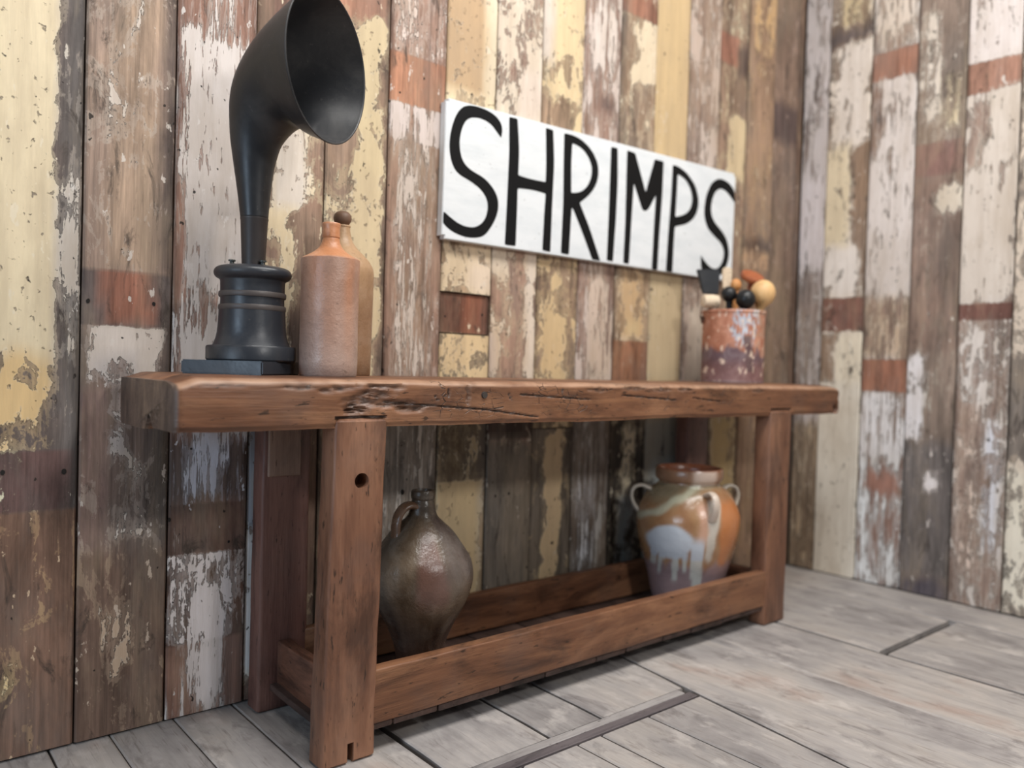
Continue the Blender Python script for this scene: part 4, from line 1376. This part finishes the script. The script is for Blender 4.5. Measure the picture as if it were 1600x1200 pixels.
pr += smooth_prof([(.0785, 1.0378), (.0780, 1.0690), (.0690, 1.0895), (.0565, 1.1045), (.0365, 1.1245), (.0245, 1.1440), (.0198, 1.1640), (.0190, 1.1740)], 4)[1:]
pr += [(.0200, 1.1755), (.0195, 1.1790), (.013, 1.1790), (.012, 1.16), (0, 1.159)]
o = obj('body', lathe(RX, RY, pr, 72, bottle_rear_col, wob=.008), M_BOTTLE, b2); auto_smooth(o, 40)
zs_ = 1.1800
pr = [(0, zs_ - .018), (.0105, zs_ - .018), (.0110, zs_), (.0165, zs_ + .002), (.0205, zs_ + .008), (.0220, zs_ + .016), (.0205, zs_ + .024), (.015, zs_ + .0305), (.007, zs_ + .033), (0, zs_ + .0335)]
o = obj('stopper', lathe(RX, RY, pr, 40), M_STOPPER, b2, True)
o['label'] = 'dark brown ball stopper'

# ------------------------------------------------------------------ the sign
sign = thing('painted_sign', 'white rectangular board hand painted with SHRIMPS in black capitals, hung on the wall', 'sign', (1.91, -.02, 1.205))
bm = bmesh.new()
q = [(1.208, 1.206), (2.609, 1.211), (2.615, 1.638), (1.211, 1.605)]
f = [bm.verts.new((x, -.030, z)) for x, z in q]
bk = [bm.verts.new((x, -.0062, z)) for x, z in q]
bm.faces.new(f)
bm.faces.new(bk[::-1])
for i in range(4):
    bm.faces.new((f[i], bk[i], bk[(i + 1) % 4], f[(i + 1) % 4]))
bmesh.ops.recalc_face_normals(bm, faces=bm.faces)
ce = [e for e in bm.edges if abs(e.verts[0].co.y - e.verts[1].co.y) > .01]
bmesh.ops.bevel(bm, geom=ce, offset=.010, segments=4, affect='EDGES')
fe = [e for e in bm.edges if all(v.co.y < -.029 for v in e.verts)]
bmesh.ops.bevel(bm, geom=fe, offset=.002, segments=2, affect='EDGES')
o = obj('board', bm, M_SIGN, sign); auto_smooth(o, 40)
LET = 'SHRIMPS'
for polys in LETTERS:
    me = None
    cu = bpy.data.curves.new('letter', 'CURVE')
    cu.dimensions = '2D'
    cu.fill_mode = 'BOTH'
    cu.extrude = .0004
    for p in polys:
        # soften the corners a little, as a brush would
        pts = [Vector(v) for v in p]
        for lim in (.011, .006, .003):
            nxt = []
            for i in range(len(pts)):
                a, b, c = pts[i - 1], pts[i], pts[(i + 1) % len(pts)]
                if (b - a).angle(c - b, 0) > 1.0:
                    lim_ = min(lim, .0025)
                else:
                    lim_ = lim
                d1, d2 = min(.27, lim_ / max((a - b).length, 1e-5)), min(.27, lim_ / max((c - b).length, 1e-5))
                nxt += [b + (a - b) * d1, b + (c - b) * d2]
            pts = nxt
        sp = cu.splines.new('POLY')
        sp.points.add(len(pts) - 1)
        for i, v in enumerate(pts):
            sp.points[i].co = (v[0], v[1], 0, 1)
        sp.use_cyclic_u = True
    tmp = bpy.data.objects.new('tmp', cu)
    COL.objects.link(tmp)
    bpy.context.view_layer.update()
    me = bpy.data.meshes.new_from_object(tmp.evaluated_get(bpy.context.evaluated_depsgraph_get()))
    bpy.data.objects.remove(tmp)
    bpy.data.curves.remove(cu)
    for v in me.vertices:
        v.co = Vector((v.co.x, -.0302 - v.co.z, v.co.y))
    me.materials.clear()
    obj('letter', me, M_LETTER, sign)

# ------------------------------------------------------------------ the rusty tin and the tools in it
TX, TYY = 2.354, -.222


def cam_right_s(a):
    """sine of an angle around a vertical axis, positive to the photograph's right; cosine towards the camera"""
    d = Vector((math.cos(a), math.sin(a), 0))
    r = Vector((CAM_R.x, CAM_R.y, 0)).normalized()
    return d.dot(r), -d.dot(Vector((CAM_F.x, CAM_F.y, 0)).normalized())


def tin_col(a, z, i, r):
    s, c = cam_right_s(a)
    if c < 0:
        s = s + .3
    t = (z - ZT) / .262
    n1 = fbm(s * 3.0, t * 3.4, 3)
    n2 = fbm(s * 6.5, t * 6.5, 8)
    n3 = fbm(s * 11, t * 9, 15)
    col = mix3(srgb(200, 140, 112)[:3], srgb(164, 100, 74)[:3], clamp(.5 + .9 * n1))
    blue = sstep(.15, .45, 1 - abs(s - .12) * 1.9 + n1 * .7) * sstep(.40, .58, t + n2 * .10)
    col = mix3(col, srgb(188, 194, 206)[:3], blue * sstep(-.25, .15, n3))
    tan = sstep(.25, .6, s) * sstep(.30, .55, t)
    col = mix3(col, srgb(176, 142, 120)[:3], tan * sstep(-.2, .3, n2) * .8)
    dark = sstep(.47, .38, t + n1 * .14 + .06 * s)
    col = mix3(col, mix3(srgb(128, 92, 90)[:3], srgb(108, 84, 90)[:3], sstep(.18, .36, t)), dark)
    if -.05 < s < .5 and .15 < t < .66:
        dd = sstep(.17, .09, abs(s - .24 - (.45 - t) * .30 + .06 * n2)) * sstep(.66, .60, t)
        col = mix3(col, srgb(100, 74, 74)[:3], dd)
    col = mix3(col, srgb(232, 206, 184)[:3], sstep(.42, .60, n3 + .35 * n1) * .9)
    low = sstep(.05, .0, t)
    col = mix3(col, srgb(112, 96, 98)[:3], low * .7)
    return col


tin = thing('rusty_tin', 'round rusty paint-flaked metal tin holding wooden tools, on the right of the tabletop', 'tin', (TX, TYY, ZT))
pr = [(0, ZT + .003), (.105, ZT + .003), (.106, ZT), (.1095, ZT), (.1105, ZT + .004), (.1085, ZT + .009)]
pr += [(.1085, ZT + .009 + .231 * k / 64) for k in range(1, 65)]
pr += [(.1085, ZT + .243), (.1115, ZT + .247), (.1120, ZT + .252), (.1100, ZT + .256), (.1070, ZT + .255), (.1060, ZT + .250), (.1055, ZT + .01), (0, ZT + .009)]
o = obj('body', lathe(TX, TYY, pr, 168, tin_col, wob=.012), M_TIN, tin); auto_smooth(o, 45)
rv = Vector((CAM_R.x, CAM_R.y, 0)).normalized()
fv = Vector((CAM_F.x, CAM_F.y, 0)).normalized()
tc = Vector((TX, TYY, 0))
for s in (-1, 1):
    c = tc + rv * s * .1105 + Vector((0, 0, ZT + .222))
    bm = bmesh.new()
    bmesh.ops.create_cone(bm, cap_ends=True, segments=20, radius1=.014, radius2=.011, depth=.008, matrix=Matrix.Translation(c) @ rv.to_track_quat('Z', 'Y').to_matrix().to_4x4())
    o = obj('ear', bm, M_WIRE, tin); auto_smooth(o, 40)
pts = []
for k in range(25):
    a = math.pi * k / 24
    pts.append(tc + rv * (-.117 * math.cos(a)) + fv * (.135 * math.sin(a) * .74) + Vector((0, 0, ZT + .222 + .135 * math.sin(a) * .83)))
obj('bail_handle', tube(pts, .0028, 8), M_WIRE, tin, True)

TG = 'wooden tools standing in the rusty tin'
inside = Vector((TX, TYY, ZT + .05))


def stick(head, foot, prof_r, mat, name, n=24, flat=1.0):
    """a turned piece along the line from foot to head; prof_r: (t along, radius)"""
    head, foot = Vector(head), Vector(foot)
    ax = head - foot
    path, rad = [], []
    for t, r in prof_r:
        path.append(foot + ax * t)
        rad.append(max(r, .0008))
    o = obj(name, tube(path, rad, n, flat), mat, None)
    auto_smooth(o, 40)
    return o


def rounded(t0, t1, r, L, n=7):
    """profile of a domed end between t0 and t1"""
    return [(t0 + (t1 - t0) * math.sin(math.pi / 2 * k / n), r * math.cos(math.pi / 2 * k / n)) for k in range(n + 1)]


def headed(name, centre, foot, r, stretch, mat, label, shaft=.0095, neck=.55):
    """a turned tool: straight shaft from foot up into a domed head around centre"""
    centre, foot = Vector(centre), Vector(foot)
    ax = (centre - foot).normalized()
    L = (centre - foot).length
    prof_r = [(0, shaft * .9), (.3 * L, shaft), (L - r * stretch - .012, shaft * 1.15)]
    for k in range(1, 12):
        a = math.radians(-78 + 168 * k / 11)
        prof_r.append((L + r * stretch * math.sin(a), max(r * math.cos(a), .001)))
    head = centre + ax * r * stretch
    T = (head - foot).length
    o = stick(head, foot, [(t / T, q) for t, q in prof_r], mat, name, 28)
    return tag(o, label, 'tool', TG)


# flat black paddle
t_ = thing('black_paddle', 'flat black trapezoid paddle leaning out of the left of the tin', 'tool', (2.325, -.175, ZT + .04), TG)
cpt = Vector((2.290, -.158, 1.175))
up = (Vector((-.10, 0, 1)) + rv * -.06).normalized()
sd = (rv * .97 + fv * .2).normalized()
th = up.cross(sd).normalized()
bm = bmesh.new()
vs = []
for d_ in (-.008, .008):
    for u, q_ in ((-.046, -.030), (-.046, .029), (.044, .043), (.040, -.045)):
        vs.append(bm.verts.new(cpt + up * u + sd * q_ + th * d_))
for f in ((0, 3, 2, 1), (4, 5, 6, 7), (0, 1, 5, 4), (1, 2, 6, 5), (2, 3, 7, 6), (3, 0, 4, 7)):
    bm.faces.new([vs[i] for i in f])
bmesh.ops.recalc_face_normals(bm, faces=bm.faces)
bmesh.ops.bevel(bm, geom=[e for e in bm.edges], offset=.003, segments=2, affect='EDGES')
o = obj('blade', bm, M_SLATE, t_); auto_smooth(o, 40)
o = obj('handle', tube([cpt - up * .044, Vector((2.325, -.175, ZT + .04))], [.010, .009], 14), M_SLATE, t_); auto_smooth(o, 40)
headed('black_handled_tool', (2.308, -.299, 1.105), (2.335, -.262, ZT + .04), .0345, 1.0, M_BLACKTOOL, 'larger black round-ended handle at the front middle of the tin')
headed('black_handled_tool', (2.293, -.241, 1.124), (2.323, -.236, ZT + .04), .0275, 1.0, M_BLACKTOOL, 'smaller black round-ended handle beside the black paddle')
headed('egg_headed_tool', (2.411, -.300, 1.133), (2.388, -.264, ZT + .04), .0435, 1.12, M_TAN, 'pale tan egg-shaped wooden tool head on the right of the tin')
headed('orange_knobbed_tool', (2.363, -.220, 1.164), (2.358, -.222, ZT + .04), .0190, 1.2, M_ORANGE, 'small orange knobbed wooden tool behind the two black handles')
# reddish disc-headed mallet
t_ = thing('disc_headed_tool', 'reddish brown disc-headed wooden tool at the back of the tin', 'tool', (2.398, -.222, ZT + .04), TG)
c = Vector((2.446, -.232, 1.198))
dn = (Vector((0, 0, 1)) - fv * .62 + rv * .28).normalized()
o = obj('head', tube([c + dn * d_ for d_ in (-.011, -.010, -.005, .005, .010, .011)], [.036, .041, .044, .044, .041, .036], 36), M_RED, t_); auto_smooth(o, 40)
o = obj('shaft', tube([c - dn * .010, Vector((2.398, -.222, ZT + .04))], [.010, .009], 14), M_RED, t_); auto_smooth(o, 40)
# pale mallet with a barrel head
t_ = thing('barrel_headed_mallet', 'pale wooden mallet with a small barrel head over the left rim of the tin', 'tool', (2.315, -.205, ZT + .04), TG)
c = Vector((2.256, -.194, 1.098))
ax = (rv + fv * .25).normalized()
o = obj('head', tube([c + ax * d_ for d_ in (-.033, -.031, -.018, 0, .018, .024, .026)], [.018, .0215, .0235, .0245, .0235, .0215, .018], 28), M_PALE, t_); auto_smooth(o, 40)
o = obj('shaft', tube([c + ax * .012 - Vector((0, 0, .018)), Vector((2.315, -.205, ZT + .04))], [.009, .0085], 14), M_PALE, t_); auto_smooth(o, 40)
# thin cream spatula
top_, foot_ = Vector((2.375, -.172, 1.232)), Vector((2.364, -.184, ZT + .04))
dv = (top_ - foot_)
bm = bmesh.new()
vs = []
for t__, w in ((0, .007), (.72, .008), (.84, .016), (.97, .018), (1.0, .012)):
    for s_, d_ in ((-1, -1), (1, -1), (1, 1), (-1, 1)):
        vs.append(bm.verts.new(foot_ + dv * t__ + rv * s_ * w + fv * d_ * .004))
for k in range(4):
    for j in range(4):
        bm.faces.new([vs[i] for i in (k * 4 + j, k * 4 + (j + 1) % 4, k * 4 + 4 + (j + 1) % 4, k * 4 + 4 + j)])
bm.faces.new(vs[:4][::-1]); bm.faces.new(vs[-4:])
bmesh.ops.recalc_face_normals(bm, faces=bm.faces)
bmesh.ops.bevel(bm, geom=[e for e in bm.edges], offset=.0015, segments=1, affect='EDGES')
o = obj('wooden_spatula', bm, M_PALE)
tag(o, 'thin cream wooden spatula between black paddle and orange knob', 'tool', TG)

# ------------------------------------------------------------------ the jug on the shelf
JX, JY = 1.02, -.250
SZ = .0672


def jug_col(a, z, i, r):
    s, c = cam_right_s(a)
    n1 = nz(s * 2.2, z * 5, c)
    n2 = nz(s * 6, z * 11, c * 2 + 4)
    col = mix3(srgb(150, 120, 84)[:3], srgb(172, 142, 108)[:3], clamp(.5 + n1))
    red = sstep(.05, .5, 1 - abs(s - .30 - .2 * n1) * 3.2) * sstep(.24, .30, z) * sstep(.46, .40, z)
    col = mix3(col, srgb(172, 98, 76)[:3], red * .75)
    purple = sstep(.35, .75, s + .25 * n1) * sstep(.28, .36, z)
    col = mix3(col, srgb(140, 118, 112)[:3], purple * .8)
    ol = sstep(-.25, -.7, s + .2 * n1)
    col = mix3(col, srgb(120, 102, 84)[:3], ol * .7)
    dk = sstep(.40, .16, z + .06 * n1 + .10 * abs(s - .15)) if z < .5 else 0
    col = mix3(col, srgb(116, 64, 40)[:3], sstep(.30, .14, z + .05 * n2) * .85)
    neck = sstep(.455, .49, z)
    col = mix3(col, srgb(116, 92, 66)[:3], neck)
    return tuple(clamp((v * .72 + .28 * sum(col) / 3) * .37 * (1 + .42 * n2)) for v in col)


jug = thing('stoneware_jug', 'glossy brown salt-glazed jug with one loop handle, on the shelf beside the front left leg', 'jug', (JX, JY, SZ))
jz = [(0.0528, 0.0672), (0.0576, 0.1146), (0.064, 0.1469), (0.0752, 0.1792), (0.0928, 0.2163), (0.1137, 0.255), (0.1281, 0.2968), (0.1305, 0.329), (0.1241, 0.3612), (0.1073, 0.3885), (0.0784, 0.4286), (0.0528, 0.4527), (0.0384, 0.4671), (0.0328, 0.4816), (0.0312, 0.4928)]
pr = [(0, SZ)] + smooth_prof(jz, 5) + [(.0292, .5020), (.0272, .5060), (.0268, .5090), (.0296, .5120), (.0306, .518), (.0302, .527), (.0275, .5320), (.0215, .5325), (.0195, .527), (.019, .48), (0, .478)]
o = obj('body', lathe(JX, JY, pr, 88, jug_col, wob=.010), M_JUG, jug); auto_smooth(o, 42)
# handle towards the left of the photograph and a little to the front
hdv = (-rv * .80 - fv * .60).normalized()
jc = Vector((JX, JY, 0))
hp = [jc + hdv * r_ + Vector((0, 0, z_)) for r_, z_ in ((.020, .492), (.038, .497), (.056, .490), (.069, .472), (.074, .450), (.074, .428), (.079, .408), (.092, .388))]
hp = curve_pts(hp, 5)
o = obj('handle', tube(hp, [.0185 + .003 * abs(2 * k / (len(hp) - 1) - 1) ** 3 for k in range(len(hp))], 14, .50, lambda co: srgb(98, 72, 54)[:3], side=hdv.cross(Vector((0, 0, 1)))), M_JUG, jug, True)

# ------------------------------------------------------------------ the drip-glazed pot on the shelf
QX, QY = 2.095, -.245
OCH, GRN, WHT, MAU, ORG, RIM = (srgb(*c)[:3] for c in ((160, 122, 86), (134, 124, 100), (190, 198, 208), (142, 120, 122), (178, 112, 64), (146, 88, 62)))


def pot_col(a, z, i, r):
    s, c = cam_right_s(a)
    px = 1078 + 79 * s * (r / .170)
    row = interp([(.067, 946), (.098, 925), (.136, 908), (.176, 890), (.232, 865), (.288, 840), (.343, 815), (.387, 795), (.441, 770), (.469, 757), (.485, 750), (.502, 742), (.53, 731)], z)
    n1 = nz(px * .06, row * .05, 2 + (0 if c > 0 else 7))
    n2 = nz(px * .16, row * .05, 9)
    if i >= RIM_IN:
        return RIM
    col = mix3(OCH, srgb(146, 104, 70)[:3], clamp(.5 + n1))
    # unglazed mauve foot
    edge = 868 + 14 * nz(px * .05, 3) + 10 * n2
    col = mix3(col, MAU, sstep(edge - 9, edge + 9, row))
    if c <= -.05:
        return col
    # green-brown neck and pale drape
    col = mix3(col, GRN, sstep(785, 755, row + 14 * n1 + .25 * (px - 1060)) * .85)
    dr = 762 + (1068 - px) * .62
    if px < 1085:
        col = mix3(col, srgb(186, 184, 160)[:3], sstep(8, 2, abs(row - dr - 5 * n1)) * .8)
    # pinkish centre around the front handle
    col = mix3(col, srgb(204, 160, 136)[:3], sstep(16, 4, abs(px - 1086 + 6 * n1)) * sstep(770, 785, row) * sstep(845, 825, row) * .8)
    # orange bib on the right
    og = sstep(1108, 1114, px + 3 * n1) * sstep(1158, 1148, px + .45 * (row - 800) + 3 * n2) * sstep(768, 782, row) * sstep(872, 862, row + 4 * n2)
    col = mix3(col, ORG, og)
    # pale stripe
    w_ = 10 - .05 * (row - 775)
    stp = sstep(w_ + 2, w_ - 3, abs(px - 1100 + .10 * (row - 800) + 3 * n1)) * sstep(768, 776, row) * sstep(868, 855, row + 8 * n2)
    col = mix3(col, srgb(196, 188, 176)[:3], stp * .9)
    # blue-white patch with drips
    q_ = math.hypot((px - 1039) / 30.0, (row - 834) / 25.0) + .12 * n1
    wh = sstep(1.1, .9, q_)
    for dx, dw, dl in ((1019, 4.5, 872), (1031, 3.0, 862), (1047, 4.5, 893), (1060, 3.5, 878), (1072, 4.0, 888), (1079, 7.0, 918), (1027, 2.5, 885)):
        x_ = dx + (row - 850) * .03
        w2 = dw * (1 if row < dl - 15 else .75)
        wh = max(wh, sstep(w2 + 1.2, w2 - 1.2, abs(px - x_)) * sstep(820, 838, row) * sstep(dl + 4, dl - 4, row))
    col = mix3(col, WHT if row < 858 else srgb(190, 190, 184)[:3], wh * .92)
    if row < 754:
        col = mix3(col, RIM, .55)
        col = mix3(col, srgb(206, 186, 172)[:3], sstep(24, 14, abs(px - 1092)) * .8)
    return col


pot = thing('drip_glazed_pot', 'big ochre pot with white drip glaze and ear handles, inside the right legs', 'pot', (QX, QY, SZ))
k_ = .170 / 79.0
pz = [(47, .0672), (53, .098), (61, .176), (68.5, .232), (76, .288), (79.5, .343), (77, .387), (64, .441), (50, .467)]
pr = smooth_prof([(r_ * k_, z_) for r_, z_ in pz], 7)
pr = [(0, SZ)] + pr + [(.1005, .474), (.1000, .481), (.1065, .486), (.1115, .493), (.1125, .506), (.1115, .520), (.1085, .526)]
RIM_IN = len(pr) - 1
pr += [(.102, .5265), (.0965, .520), (.0935, .505), (.093, .485), (.102, .468), (.13, .44), (.15, .38), (.15, .3), (.11, .12), (0, .11)]
o = obj('body', lathe(QX, QY, pr, 150, pot_col, wob=.008), M_POT, pot); auto_smooth(o, 45)
qc = Vector((QX, QY, 0))
for ang in (-92, 14, 108, 190):
    ca, sa = math.cos(math.radians(ang)), math.sin(math.radians(ang))
    hv = (rv * sa - fv * ca).normalized()
    pts = curve_pts([qc + hv * r_ + Vector((0, 0, z_)) for r_, z_ in ((.128, .450), (.158, .461), (.183, .452), (.191, .428), (.184, .400), (.167, .376))], 5)
    hc = srgb(188, 178, 164)[:3] if abs(ang) > 60 else srgb(206, 188, 172)[:3]
    obj('ear_handle', tube(pts, [.0125 + .004 * abs(2 * k / (len(pts) - 1) - 1) ** 3 for k in range(len(pts))], 12, .5, lambda co, hc=hc: hc, side=hv.cross(Vector((0, 0, 1)))), M_POT, pot, True)
